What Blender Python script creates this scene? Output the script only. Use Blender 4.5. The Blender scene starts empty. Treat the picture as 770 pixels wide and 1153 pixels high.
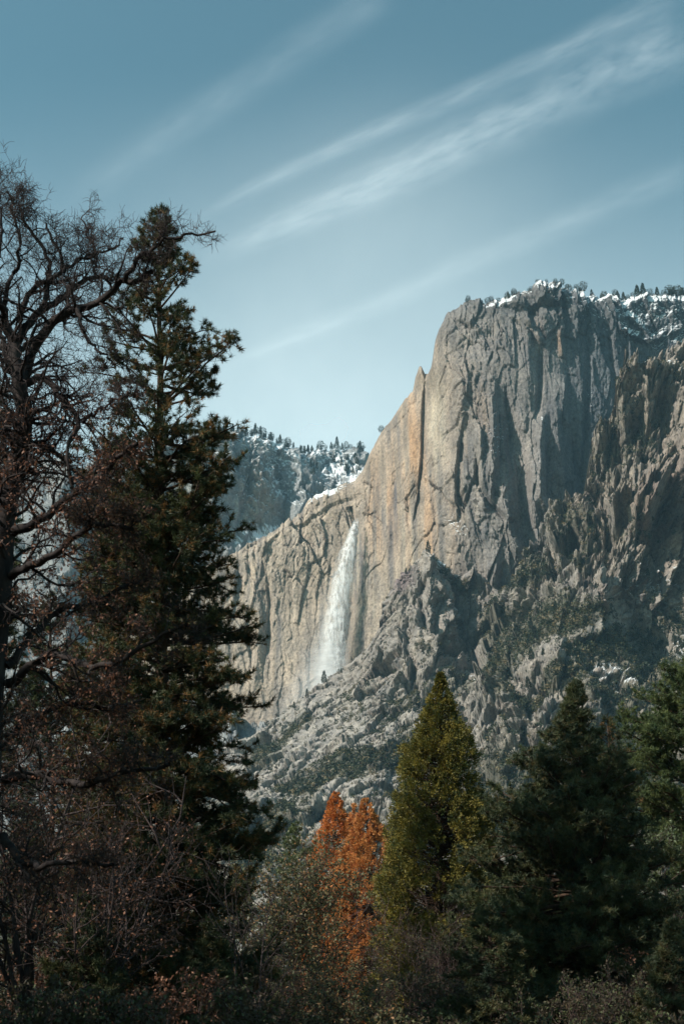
import bpy, math, random
import numpy as np
from mathutils import Vector

# ------------------------------------------------------------------ basics
RS = np.random.RandomState
rng = RS(7)
FPX, CX, CY0, PITCH = 1281.0, 385.0, 756.0, math.radians(17.2)
CAMZ = 1.7
CP, SP = math.cos(PITCH), math.sin(PITCH)
SUN_AZ, SUN_EL = math.radians(60), math.radians(37)      # azimuth: degrees to the left of straight behind the camera
SUNV = np.array([-math.cos(SUN_EL) * math.sin(SUN_AZ), -math.cos(SUN_EL) * math.cos(SUN_AZ), math.sin(SUN_EL)])
scene = bpy.context.scene
col = scene.collection


def W(px, py, Y):
    """world point at depth Y seen in the direction of photograph pixel px, py"""
    px, py, Y = np.asarray(px, float), np.asarray(py, float), np.asarray(Y, float)
    dx, dz = (px - CX) / FPX, -(py - CY0) / FPX
    y = CP - SP * dz
    z = SP + CP * dz
    t = Y / y
    return np.stack(np.broadcast_arrays(dx * t, Y, CAMZ + z * t), -1)


def proj(P):
    x, y, z = P[..., 0], P[..., 1], P[..., 2] - CAMZ
    f = CP * y + SP * z
    u = -SP * y + CP * z
    return CX + FPX * x / f, CY0 - FPX * u / f


def norm(v):
    return v / np.maximum(np.linalg.norm(v, axis=-1, keepdims=True), 1e-9)


def smooth(a, b, x):
    t = np.clip((x - a) / (b - a), 0, 1)
    return t * t * (3 - 2 * t)


# ------------------------------------------------------------------ noise
_T = RS(11).rand(65536).astype(np.float32)


def _h(ix, iy, iz, s=0):
    n = (ix.astype(np.int64) * 73856093) ^ (iy.astype(np.int64) * 19349663) ^ (iz.astype(np.int64) * 83492791) ^ (s * 2654435)
    n = (n ^ (n >> 13)) * 1274126177
    return _T[(n ^ (n >> 16)) & 65535]


def vnoise(x, y, z, s=0):
    ix, iy, iz = np.floor(x), np.floor(y), np.floor(z)
    fx, fy, fz = x - ix, y - iy, z - iz
    fx, fy, fz = [f * f * (3 - 2 * f) for f in (fx, fy, fz)]
    r = 0
    for a in (0, 1):
        for b in (0, 1):
            for c in (0, 1):
                w = (fx if a else 1 - fx) * (fy if b else 1 - fy) * (fz if c else 1 - fz)
                r = r + w * _h(ix + a, iy + b, iz + c, s)
    return r * 2 - 1


def fbm(x, y, z, o=4, s=0, ridged=False):
    r, a, t = 0, 1.0, 0
    for i in range(o):
        n = vnoise(x, y, z, s + i)
        if ridged:
            n = 1 - 2 * np.abs(n)
        r = r + a * n
        t += a
        a *= 0.5
        x, y, z = x * 2.03 + 11.3, y * 2.03 + 5.1, z * 2.03 + 7.7
    return r / t


def facets(u, v, s=0, tilt=1.0, saw=0.0):
    """faceted rock: nearest jittered cell, each with its own offset and tilted plane; also the crack distance"""
    iu, iv = np.floor(u), np.floor(v)
    d1 = np.full(u.shape, 9.0)
    d2 = np.full(u.shape, 9.0)
    h = np.zeros(u.shape)
    zz = np.zeros_like(iu)
    for a in (-1, 0, 1):
        for b in (-1, 0, 1):
            cu, cv = iu + a, iv + b
            ju = cu + 0.5 + 0.45 * (2 * _h(cu, cv, zz, s) - 1)
            jv = cv + 0.5 + 0.45 * (2 * _h(cu, cv, zz + 1, s) - 1)
            du, dv = u - ju, v - jv
            d = np.sqrt(du * du + dv * dv)
            hh = (2 * _h(cu, cv, zz + 2, s) - 1) + tilt * (du * (2 * _h(cu, cv, zz + 3, s) - 1) * 1.6 + dv * (2 * _h(cu, cv, zz + 4, s) - 1))
            hh = hh + saw * du
            near = d < d1
            d2 = np.where(near, d1, np.minimum(d2, d))
            h = np.where(near, hh, h)
            d1 = np.where(near, d, d1)
    return h, d2 - d1


class TPS:
    def __init__(self, pts):
        p = np.array(pts, float)
        self.c = p[:, :2] / 100.0
        n = len(p)
        K = self._k(self.c[:, None] - self.c[None])
        A = np.zeros((n + 3, n + 3))
        A[:n, :n] = K + np.eye(n) * 0.02
        A[:n, n:n + 2] = self.c
        A[:n, n + 2] = 1
        A[n:, :n] = A[:n, n:].T
        self.w = np.linalg.solve(A, np.concatenate([p[:, 2], np.zeros(3)]))

    @staticmethod
    def _k(d):
        r2 = (d ** 2).sum(-1) + 1e-9
        return 0.5 * r2 * np.log(r2)

    def __call__(self, x, y):
        x, y = x / 100.0, y / 100.0
        r = self.w[-3] * x + self.w[-2] * y + self.w[-1]
        for i, (a, b) in enumerate(self.c):
            r2 = (x - a) ** 2 + (y - b) ** 2 + 1e-9
            r = r + self.w[i] * 0.5 * r2 * np.log(r2)
        return r


def polyline_dist(px, py, pts):
    """distance to a polyline, signed by side (negative on the left going down), and the parameter along it"""
    best = np.full(px.shape, 1e9)
    sgn = np.ones(px.shape)
    par = np.zeros(px.shape)
    p = np.array(pts, float)
    seg = np.linalg.norm(p[1:] - p[:-1], axis=1)
    tot, acc = seg.sum(), 0.0
    for i in range(len(p) - 1):
        a, b = p[i], p[i + 1]
        d = b - a
        t = np.clip(((px - a[0]) * d[0] + (py - a[1]) * d[1]) / (d @ d), 0, 1)
        ex, ey = px - (a[0] + t * d[0]), py - (a[1] + t * d[1])
        dist = np.hypot(ex, ey)
        m = dist < best
        best = np.where(m, dist, best)
        sgn = np.where(m, np.sign(d[1] * ex - d[0] * ey), sgn)
        par = np.where(m, (acc + t * seg[i]) / tot, par)
        acc += seg[i]
    return best, sgn, par


def feature(px, py, pts, amp, wl, wr, taper=0.25, sharp=1.0):
    """height field of a rib (amp > 0 comes out of the wall) with its own width on the left and on the right"""
    d, s, t = polyline_dist(px, py, pts)
    w = np.where(s > 0, wr, wl)
    k = np.clip(1 - d / w, 0, 1) ** sharp
    e = np.clip(np.minimum(t, 1 - t) / max(taper, 1e-3), 0, 1)
    return amp * k * np.sqrt(e + 0.02)


# ------------------------------------------------------------------ materials
def new_mat(name):
    m = bpy.data.materials.new(name)
    m.use_nodes = True
    nt = m.node_tree
    nt.nodes.clear()
    out = nt.nodes.new('ShaderNodeOutputMaterial')
    return m, nt, out


def N(nt, kind, **kw):
    n = nt.nodes.new(kind)
    for k, v in kw.items():
        setattr(n, k, v)
    return n


def mixrgb(nt, a, b, fac, mode='MIX'):
    n = N(nt, 'ShaderNodeMix', data_type='RGBA', blend_type=mode)
    for sock, val in ((n.inputs[0], fac), (n.inputs[6], a), (n.inputs[7], b)):
        if hasattr(val, 'is_linked') or hasattr(val, 'links'):
            nt.links.new(val, sock)
        elif isinstance(val, (int, float)):
            sock.default_value = val
        else:
            sock.default_value = (*val, 1)
    return n.outputs[2]


def noise_node(nt, scale, detail=4, vec=None, rough=0.6, mapping=None):
    n = N(nt, 'ShaderNodeTexNoise')
    n.inputs['Scale'].default_value = scale
    n.inputs['Detail'].default_value = detail
    n.inputs['Roughness'].default_value = rough
    tc = N(nt, 'ShaderNodeNewGeometry') if vec is None else None
    src = tc.outputs['Position'] if vec is None else vec
    if mapping:
        mp = N(nt, 'ShaderNodeMapping')
        mp.inputs['Scale'].default_value = mapping
        nt.links.new(src, mp.inputs['Vector'])
        src = mp.outputs['Vector']
    nt.links.new(src, n.inputs['Vector'])
    return n.outputs[0]


def ramp(nt, fac, stops):
    r = N(nt, 'ShaderNodeValToRGB')
    e = r.color_ramp.elements
    while len(e) > 1:
        e.remove(e[-1])
    e[0].position, e[0].color = stops[0][0], (*stops[0][1], 1)
    for p, c in stops[1:]:
        k = e.new(p)
        k.color = (*c, 1)
    nt.links.new(fac, r.inputs[0])
    return r.outputs[0]


def rock_material(name, bump=1.0):
    m, nt, out = new_mat(name)
    at = N(nt, 'ShaderNodeAttribute', attribute_name='Col')
    ms = N(nt, 'ShaderNodeAttribute', attribute_name='Mask')      # r snow, g vegetation
    sep = N(nt, 'ShaderNodeSeparateColor')
    nt.links.new(ms.outputs['Color'], sep.inputs[0])
    n1 = noise_node(nt, 0.22, 5)
    n2 = noise_node(nt, 0.05, 4, mapping=(1, 1, 0.25))
    n4 = noise_node(nt, 0.55, 3, mapping=(1, 1, 0.5))
    v4 = ramp(nt, n4, [(0.36, (0.70, 0.71, 0.73)), (0.46, (1.0, 1.0, 1.0)), (0.62, (1.08, 1.08, 1.07))])
    v1 = ramp(nt, n1, [(0.3, (0.55, 0.56, 0.58)), (0.5, (0.98, 0.98, 0.98)), (0.7, (1.28, 1.27, 1.25))])
    v2 = ramp(nt, n2, [(0.3, (0.72, 0.74, 0.78)), (0.7, (1.18, 1.14, 1.08))])
    c = mixrgb(nt, at.outputs['Color'], v1, 1.0, 'MULTIPLY')
    c = mixrgb(nt, c, v2, 1.0, 'MULTIPLY')
    c = mixrgb(nt, c, v4, 1.0, 'MULTIPLY')
    c = mixrgb(nt, c, (0.62, 0.66, 0.70), sep.outputs[0])
    b = N(nt, 'ShaderNodeBsdfPrincipled')
    b.inputs['Roughness'].default_value = 0.88
    b.inputs['Specular IOR Level'].default_value = 0.2
    nt.links.new(c, b.inputs['Base Color'])
    bp = N(nt, 'ShaderNodeBump')
    bp.inputs['Strength'].default_value = 1.0 * bump
    bp.inputs['Distance'].default_value = 3.0
    n3 = noise_node(nt, 0.16, 6, mapping=(1, 1, 0.45))
    nt.links.new(n3, bp.inputs['Height'])
    nt.links.new(bp.outputs[0], b.inputs['Normal'])
    nt.links.new(b.outputs[0], out.inputs[0])
    return m


def leaf_material(name, c1, c2, c3=None, scale=0.6, trans=0.25, per='pos'):
    """foliage: colour varies by clump (noise over position) and by leaf (attribute)"""
    m, nt, out = new_mat(name)
    n1 = noise_node(nt, scale, 3)
    at = N(nt, 'ShaderNodeAttribute', attribute_name='Rnd')
    c = ramp(nt, n1, [(0.35, c1), (0.65, c2)])
    if c3 is not None:
        st = ramp(nt, at.outputs['Fac'], [(0.72, (0, 0, 0)), (0.8, (1, 1, 1))])
        c = mixrgb(nt, c, c3, st)
    v = ramp(nt, at.outputs['Fac'], [(0.0, (0.6, 0.6, 0.6)), (1.0, (1.35, 1.35, 1.35))])
    c = mixrgb(nt, c, v, 1.0, 'MULTIPLY')
    d = N(nt, 'ShaderNodeBsdfPrincipled')
    d.inputs['Roughness'].default_value = 0.6
    d.inputs['Specular IOR Level'].default_value = 0.3
    t = N(nt, 'ShaderNodeBsdfTranslucent')
    mx = N(nt, 'ShaderNodeMixShader')
    mx.inputs[0].default_value = trans
    nt.links.new(c, d.inputs['Base Color'])
    nt.links.new(c, t.inputs['Color'])
    nt.links.new(d.outputs[0], mx.inputs[1])
    nt.links.new(t.outputs[0], mx.inputs[2])
    nt.links.new(mx.outputs[0], out.inputs[0])
    return m


def bark_material(name, c1, c2, scale=6.0):
    m, nt, out = new_mat(name)
    n1 = noise_node(nt, scale, 5, mapping=(1, 1, 0.25))
    c = ramp(nt, n1, [(0.35, c1), (0.68, c2)])
    b = N(nt, 'ShaderNodeBsdfPrincipled')
    b.inputs['Roughness'].default_value = 0.9
    b.inputs['Specular IOR Level'].default_value = 0.15
    nt.links.new(c, b.inputs['Base Color'])
    bp = N(nt, 'ShaderNodeBump')
    bp.inputs['Strength'].default_value = 0.8
    bp.inputs['Distance'].default_value = 0.05
    nt.links.new(n1, bp.inputs['Height'])
    nt.links.new(bp.outputs[0], b.inputs['Normal'])
    nt.links.new(b.outputs[0], out.inputs[0])
    return m


MAT = {
    'rock': rock_material('granite'),
    'pine_dark': leaf_material('pine_needles_dark', (0.022, 0.040, 0.022), (0.070, 0.080, 0.028), (0.16, 0.085, 0.03), 0.7),
    'pine_olive': leaf_material('pine_needles_olive', (0.045, 0.060, 0.022), (0.10, 0.085, 0.025), (0.17, 0.085, 0.03), 0.8),
    'pine_blue': leaf_material('pine_needles_deep', (0.026, 0.046, 0.030), (0.085, 0.10, 0.040), (0.075, 0.062, 0.025), 0.6),  # olive second tone paints sunlit highlights into the needles
    'pine_green': leaf_material('pine_needles_green', (0.042, 0.070, 0.028), (0.105, 0.125, 0.042), None, 0.7),
    'cedar': leaf_material('cedar_sprays', (0.075, 0.080, 0.022), (0.24, 0.19, 0.035), (0.045, 0.06, 0.02), 1.1, 0.2),
    'orange': leaf_material('rust_sprays', (0.46, 0.145, 0.038), (0.66, 0.26, 0.07), (0.26, 0.07, 0.025), 1.2, 0.25),
    'orange_pale': leaf_material('pale_rust_sprays', (0.46, 0.18, 0.055), (0.64, 0.30, 0.10), (0.30, 0.10, 0.04), 1.2, 0.25),
    'dead_leaf': leaf_material('dead_oak_leaves', (0.10, 0.042, 0.028), (0.19, 0.085, 0.050), (0.22, 0.11, 0.07), 0.8, 0.25),
    'brown_leaf': leaf_material('brown_shrub_leaves', (0.032, 0.034, 0.020), (0.080, 0.058, 0.034), (0.050, 0.065, 0.026), 0.9, 0.2),
    'sage_leaf': leaf_material('sage_leaves', (0.07, 0.085, 0.045), (0.14, 0.14, 0.07), (0.20, 0.11, 0.05), 0.9, 0.25),
    'silver_leaf': leaf_material('silver_leaves', (0.085, 0.12, 0.07), (0.16, 0.19, 0.11), None, 0.9, 0.3),
    'purple_twig': bark_material('bare_twig_bark', (0.05, 0.036, 0.036), (0.11, 0.078, 0.072)),
    'oak_bark': bark_material('oak_bark', (0.018, 0.016, 0.018), (0.05, 0.042, 0.04), 4),
    'oak_twig': bark_material('oak_twig_bark', (0.028, 0.023, 0.025), (0.08, 0.062, 0.06), 4),
    'pine_bark': bark_material('pine_bark', (0.028, 0.022, 0.018), (0.09, 0.058, 0.042), 5),
    'far_needles': leaf_material('far_needles', (0.016, 0.030, 0.022), (0.036, 0.048, 0.024), None, 0.05, 0.1),
    'brush': leaf_material('hillside_brush', (0.016, 0.029, 0.016), (0.050, 0.056, 0.026), (0.12, 0.095, 0.05), 0.02, 0.1),
}


# ------------------------------------------------------------------ mesh plumbing
def link_mesh(name, V, faces, mats, parent=None, attrs=None, shade=False, midx=None):
    me = bpy.data.meshes.new(name)
    V = np.ascontiguousarray(V.reshape(-1, 3), dtype=np.float32)
    me.vertices.add(len(V))
    me.vertices.foreach_set('co', V.ravel())
    tot = sum(f.size for f in faces)
    lens = np.concatenate([np.full(len(f), f.shape[1]) for f in faces])
    me.loops.add(tot)
    me.loops.foreach_set('vertex_index', np.concatenate([f.ravel() for f in faces]).astype(np.int32))
    me.polygons.add(len(lens))
    st = np.concatenate([[0], np.cumsum(lens)[:-1]]).astype(np.int32)
    me.polygons.foreach_set('loop_start', st)
    if midx is not None:
        me.polygons.foreach_set('material_index', midx.astype(np.int32))
    if shade:
        me.polygons.foreach_set('use_smooth', np.ones(len(lens), dtype=bool))
    me.update(calc_edges=True)
    for k, a in (attrs or {}).items():
        if a.ndim == 1:
            at = me.attributes.new(k, 'FLOAT', 'POINT')
            at.data.foreach_set('value', a.astype(np.float32))
        else:
            at = me.attributes.new(k, 'FLOAT_COLOR', 'POINT')
            at.data.foreach_set('color', a.astype(np.float32).ravel())
    for m in (mats if isinstance(mats, (list, tuple)) else [mats]):
        me.materials.append(m)
    o = bpy.data.objects.new(name, me)
    col.objects.link(o)
    if parent is not None:
        o.parent = parent
    return o


def tag(o, label=None, cat=None, group=None, kind=None):
    for k, v in (('label', label), ('category', cat), ('group', group), ('kind', kind)):
        if v:
            o[k] = v
    return o


def thing(name, label, cat, loc=(0, 0, 0), group=None, rz=0):
    o = bpy.data.objects.new(name, None)
    o.empty_display_size = 0.5
    col.objects.link(o)
    o.location = tuple(float(v) for v in loc)
    o.rotation_euler = (0, 0, rz)
    return tag(o, label, cat, group)


class MB:
    """collects geometry of one mesh"""
    def __init__(self):
        self.V, self.F, self.A, self.n, self.M = [], [], [], 0, []

    def add(self, V, F, rnd=None, mi=0):
        V = V.reshape(-1, 3)
        self.V.append(V)
        self.F.append(F + self.n)
        self.A.append(np.full(len(V), 0.5) if rnd is None else rnd)
        self.M.append(np.full(len(F), mi))
        self.n += len(V)

    def build(self, name, mats, parent=None, shade=False):
        # group faces by size for speed
        return link_mesh(name, np.concatenate(self.V), self.F, mats, parent, {'Rnd': np.concatenate(self.A)}, shade, np.concatenate(self.M))

    def tubes(self, P, R, sides, mi=0):
        """P (n,k,3) polylines, R (n,k) radii"""
        n, k, _ = P.shape
        T = np.empty_like(P)
        T[:, 1:-1] = P[:, 2:] - P[:, :-2]
        T[:, 0] = P[:, 1] - P[:, 0]
        T[:, -1] = P[:, -1] - P[:, -2]
        T = norm(T)
        ref = np.where(np.abs(T[..., 2:3]) > 0.9, np.array([1.0, 0, 0]), np.array([0, 0, 1.0]))
        ref = np.broadcast_to(ref[:, :1], T.shape)
        A = norm(np.cross(T, ref))
        B = np.cross(T, A)
        ang = np.arange(sides) * 2 * math.pi / sides
        V = P[:, :, None] + R[:, :, None, None] * (np.cos(ang)[None, None, :, None] * A[:, :, None] + np.sin(ang)[None, None, :, None] * B[:, :, None])
        idx = np.arange(n * k * sides).reshape(n, k, sides)
        nx = np.roll(idx, -1, axis=2)
        F = np.stack([idx[:, :-1], nx[:, :-1], nx[:, 1:], idx[:, 1:]], -1).reshape(-1, 4)
        self.add(V, F, mi=mi)

    def blades(self, C, D, L, Wd, r, mi=0, rnd=None, quad=False, flat=None):
        """narrow leaves: C base points, D unit directions, lengths and widths"""
        n = len(C)
        if flat is None:
            S = norm(np.cross(D, r.randn(n, 3)))
        else:
            S = flat
        L = np.broadcast_to(L, (n,))[:, None]
        Wd = np.broadcast_to(Wd, (n,))[:, None]
        if rnd is None:
            rnd = r.rand(n)
        if quad:
            V = np.stack([C, C + D * L * 0.5 + S * Wd * 0.5, C + D * L, C + D * L * 0.5 - S * Wd * 0.5], 1)
            F = np.arange(n * 4).reshape(n, 4)
            self.add(V, F, np.repeat(rnd, 4), mi)
        else:
            V = np.stack([C - S * Wd * 0.5, C + S * Wd * 0.5, C + D * L], 1)
            F = np.arange(n * 3).reshape(n, 3)
            self.add(V, F, np.repeat(rnd, 3), mi)


def grow(P0, D0, L, k, wiggle, up, r, droop=0.0):
    """random-walk branches: n paths of k+1 points"""
    n = len(P0)
    P = np.empty((n, k + 1, 3))
    P[:, 0] = P0
    d = norm(D0)
    L = np.broadcast_to(L, (n,))[:, None]
    for i in range(k):
        d = norm(d + r.randn(n, 3) * wiggle + np.array([0, 0, up - droop * (i / k)]))
        P[:, i + 1] = P[:, i] + d * L / k
    return P


def sample_paths(P, R, per, r, t0=0.15, t1=1.0, w=None):
    """random points on paths with tangents and radius"""
    n, k, _ = P.shape
    idx = np.repeat(np.arange(n), per)
    t = (t0 + (t1 - t0) * r.rand(len(idx))) * (k - 1)
    i = np.minimum(t.astype(int), k - 2)
    f = (t - i)[:, None]
    pt = P[idx, i] * (1 - f) + P[idx, i + 1] * f
    tg = norm(P[idx, i + 1] - P[idx, i])
    rad = R[idx, i] * (1 - f[:, 0]) + R[idx, i + 1] * f[:, 0]
    return pt, tg, rad, idx, t / (k - 1)


def side_dirs(T, r, spread=1.0):
    s = norm(np.cross(T, r.randn(len(T), 3)))
    return norm(T * 0.55 + s * spread)


# ------------------------------------------------------------------ terrain sheets
def rock_sheet(name, x0, x1, step, top_pts, bot, depth_pts, feats, rough_pts, colour_fn, mask_fn, back, jag=2.0, seed=0, rim=12.0, rim_depth=70.0, saw=0.5, zy=0.0, fin=None, talus=None, vres=1.0, vpow=1.0, lks=(0.12, -0.22, 0.35, -0.1, 0.0), zs=1.0):
    """one continuous rock mass: a depth surface with its own ribs, faceted relief, rim and a back that runs away from the face"""
    pxs = np.concatenate([np.arange(x0, 262, step * 2.6), np.arange(max(262, x0), 775, step), np.arange(775, x1 + 2, step * 2.6)])
    tp = np.array(top_pts, float)
    top = np.interp(pxs, tp[:, 0], tp[:, 1])
    j = fbm(pxs / 11.0, pxs * 0 + seed, pxs * 0, 4, seed, ridged=True)
    top = top - (np.interp(pxs, jag[0], jag[1]) if isinstance(jag, tuple) else jag) * j
    botv = bot(pxs) if callable(bot) else np.full(len(pxs), float(bot))
    nv = int(np.max(botv - top) / step * vres) + 1
    v = np.linspace(0, 1, nv)[:, None] ** vpow
    PX = np.broadcast_to(pxs[None], (nv, len(pxs))).copy()
    PY = top[None] + (botv - top)[None] * v
    Y = TPS(depth_pts)(PX, PY)
    Y0 = Y + 0
    for f in feats:
        Y = Y - feature(PX, PY, *f)
    Y = Y + rim_depth * np.clip(1 - (PY - top[None]) / rim, 0, 1) ** 2
    P = W(PX, PY, Y)
    # normals of the plain wall, without its ribs
    P0 = W(PX, PY, Y0)
    nrm = norm(np.cross(np.gradient(P0, axis=1), np.gradient(P0, axis=0)))
    nrm = np.where(nrm[..., 1:2] > 0, -nrm, nrm)
    nrm = norm(nrm * np.array([0.5, 1, 0.8]) + np.array([0, -0.5, 0]))
    X, YY, Z = P0[..., 0], P0[..., 1], P0[..., 2] + zy * P0[..., 1]
    rough = np.clip(TPS(rough_pts)(PX, PY), 0.12, 2.0)
    rough = np.clip(rough * (1 + 0.95 * fbm(X / 95, Z / 95, YY / 95, 2, seed + 77)), 0.1, 2.0)
    wx = X + YY * 0.2 * (zy == 0) + 9 * fbm(X / 40, Z / 80, YY / 90, 3, seed + 3) + 14 * vnoise(X / 150, Z / 200, YY / 200, seed)
    wz = Z + 18 * fbm(X / 50 + 9, Z / 60, YY / 90, 3, seed + 5)
    lean = 0.12
    fm = fin(PX, PY) if fin else np.zeros_like(PX)          # where the rock stands in slanting fins
    tm = talus(PX, PY) if talus else np.zeros_like(PX)      # where it is slabby rather than columnar
    h = 0
    for (sx, sz, a, k) in ((62, 170, 14.0, 1), (27, 62, 9.0, 2), (13, 24, 5.2, 3), (5.6, 9, 2.4, 4), (2.8, 4.4, 1.1, 5)):
        lk = lks[k - 1]
        sz = sz * zs
        c, e = facets((wx + lk * wz) / sx, (wz - 0.25 * lk * wx) / sz, seed * 7 + k, 1.0, saw)
        rr = rough if k > 1 else rough ** 1.3
        hk = a * rr * c - a * 0.85 * rr * smooth(0.12, 0.7, rough) * np.exp(-(e / 0.06) ** 2) * (0.5 + 0.5 * vnoise(wx / sx / 2, wz / sz / 2, X * 0, k))
        if talus and k < 5:
            c2, e2 = facets((wx - 0.3 * wz) / (sx * 1.1), (wz + 0.35 * wx) / (sx * 1.0), seed * 7 + k + 50, 1.1, saw * 0.7)
            hk = hk * (1 - tm) + tm * rr * a * (1.5, 1.5, 1.1, 0.9)[k - 1] * (c2 - 0.4 * np.exp(-(e2 / 0.08) ** 2))
        h = h + hk
    if fin:
        for (sx, sz, a, k) in ((44, 80, 12.0, 71), (20, 28, 7.0, 72), (9, 12, 3.6, 73)):
            c, e = facets((wx - 0.24 * wz) / sx, wz / sz, k, 1.3, 1.05)
            h = h + fm * a * c
    h = h + 4 * rough * fbm(X / 45, Z / 120, YY / 60, 5, seed + 21, ridged=True)
    h = h + 1.5 * (0.35 + 0.65 * rough) * fbm(X / 7, Z / 11, YY / 9, 3, seed + 31)
    crk = fbm(X / 13 + 0.03 * Z / 13, Z / 300, X * 0, 2, seed + 41) + 0.05 * fbm(X / 4, Z / 9, X * 0, 2, seed + 43)
    h = h - 2.4 * smooth(-0.1, 0.3, fbm(X / 60, Z / 70, X * 0, 2, seed + 44)) * np.exp(-(crk / 0.022) ** 2)
    P = P + nrm * h[..., None]
    # true normals of the final surface, used for snow and plants that need a ledge to lie on
    du = np.gradient(P, axis=1)
    dv = np.gradient(P, axis=0)
    n2 = norm(np.cross(du, dv))
    n2 = np.where(n2[..., 1:2] > 0, -n2, n2)
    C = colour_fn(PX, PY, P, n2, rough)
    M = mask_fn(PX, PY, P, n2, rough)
    # back of the mass
    rows, crow, mrow = [], [], []
    for (dy, dz) in back:
        q = P[0].copy()
        q[:, 1] += dy
        q[:, 2] += dz + (6 * fbm(q[:, 0] / 60, q[:, 1] / 60, q[:, 2] * 0, 3, 3) if dy > 0 else 0)
        rows.append(q)
        crow.append(C[0])
        mrow.append(M[0])
    Pf = np.concatenate([np.stack(rows[::-1]), P]) if rows else P
    Cf = np.concatenate([np.stack(crow[::-1]), C]) if rows else C
    Mf = np.concatenate([np.stack(mrow[::-1]), M]) if rows else M
    H, Wd = Pf.shape[:2]
    idx = np.arange(H * Wd).reshape(H, Wd)
    F = np.stack([idx[:-1, :-1], idx[1:, :-1], idx[1:, 1:], idx[:-1, 1:]], -1).reshape(-1, 4)
    one = np.ones((H, Wd, 1))
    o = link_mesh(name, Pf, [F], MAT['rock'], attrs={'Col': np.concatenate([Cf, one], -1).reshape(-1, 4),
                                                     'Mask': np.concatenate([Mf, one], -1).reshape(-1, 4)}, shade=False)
    tag(o, kind='structure')
    qx, qy = proj(P)
    return dict(P=P, n=n2, px=qx, py=qy, gx=PX, gy=PY, obj=o)


def blob(px, py, x, y, rx, ry, ang=0.0):
    a = math.radians(ang)
    dx, dy = px - x, py - y
    u, v = dx * math.cos(a) + dy * math.sin(a), -dx * math.sin(a) + dy * math.cos(a)
    return np.clip(1.4 - np.sqrt((u / rx) ** 2 + (v / ry) ** 2), 0, 1)


def pick(sheet, x, y, r=2.5):
    """the point of a sheet that the photograph shows at x, y (nearest of those that project there)"""
    d = (sheet['px'] - x) ** 2 + (sheet['py'] - y) ** 2
    m = d < r * r
    if not m.any():
        i = np.argmin(d)
    else:
        i = np.argmin(np.where(m, sheet['P'][..., 1], 1e9))
    return sheet['P'].reshape(-1, 3)[i]


lerp3 = lambda a, b, t: a * (1 - t[..., None]) + np.array(b) * t[..., None]
GREY = np.array([0.30, 0.275, 0.255])

# --- far shaded cliff behind the pine
far_top = [(-160, 500), (-60, 512), (0, 505), (60, 516), (110, 520), (170, 505), (230, 486), (275, 488), (292, 492), (310, 500), (330, 508), (350, 510), (372, 505), (395, 508), (412, 516), (432, 520), (470, 520)]
far_depth = [(-160, 500, 2350), (60, 520, 2400), (230, 490, 2340), (300, 496, 2450), (345, 510, 2570), (400, 512, 2780), (470, 520, 2750),
             (290, 520, 2420), (345, 535, 2520), (400, 545, 2500), (430, 560, 2400), (300, 600, 2400), (350, 570, 2460), (235, 560, 2320), (300, 680, 2250), (400, 680, 2250), (200, 600, 2350), (60, 620, 2250), (-100, 640, 2200),
             (60, 760, 1950), (200, 800, 1850), (300, 800, 1850), (450, 800, 1900), (-100, 800, 1850), (60, 900, 1600), (200, 900, 1550), (-100, 900, 1550), (400, 900, 1700), (-100, 1156, 1100), (200, 1156, 1100), (400, 1156, 1300)]
far_feats = [([(345, 512), (352, 540), (345, 560), (330, 590)], 45, 60, 14), ([(300, 510), (320, 560), (318, 610)], -25, 18, 12),
             ([(60, 540), (90, 640), (70, 760)], 70, 90, 40), ([(150, 540), (170, 660), (160, 800)], -60, 60, 60)]


def far_col(px, py, P, n, rough):
    st = fbm(P[..., 0] / 14, P[..., 2] / 160, P[..., 1] / 50, 4, 91)
    c = np.broadcast_to(np.array([0.19, 0.205, 0.215]), P.shape) * (1 + 0.6 * st)[..., None]
    return lerp3(c, (0.27, 0.235, 0.195), 0.8 * blob(px, py, 290, 565, 24, 36))  # tan patch paints the sunlit part of the face into its colour


def far_mask(px, py, P, n, rough):
    nz = fbm(P[..., 0] / 30, P[..., 2] / 16, P[..., 1] / 40, 5, 93)
    reg = np.maximum.reduce([blob(px, py, 385, 528, 42, 17, 25), blob(px, py, 300, 497, 45, 6, 8), blob(px, py, 320, 512, 34, 5, 30), blob(px, py, 290, 602, 40, 14, -10),
                             0.62 * blob(px, py, 300, 540, 60, 40, 20), 0.66 * blob(px, py, 85, 830, 22, 40), 0.6 * blob(px, py, 40, 528, 40, 10)])
    nz = nz + 0.5 * fbm(P[..., 0] / 8, P[..., 2] / 4, P[..., 1] / 9, 3, 95)
    s = smooth(-0.03, 0.1, nz * 0.6 + (reg - 0.68) * 0.9 + (n[..., 2] - 0.45) * 1.2)
    s = s * (reg > 0.02)
    return np.stack([s, s * 0, s * 0], -1)


FAR = rock_sheet('distant_cliff', -160, 470, 1.1, far_top, lambda x: np.full(len(x), 1156.0), far_depth, far_feats,
                 [(-100, 500, 0.8), (300, 550, 0.9), (420, 520, 0.7), (200, 800, 0.9), (0, 900, 0.9), (420, 800, 0.6)], far_col, far_mask,
                 [(120, 8), (400, 20), (900, 0), (900, -900)], jag=2.0, seed=2, rim=6, rim_depth=40, vres=0.5, vpow=1.7)

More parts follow.
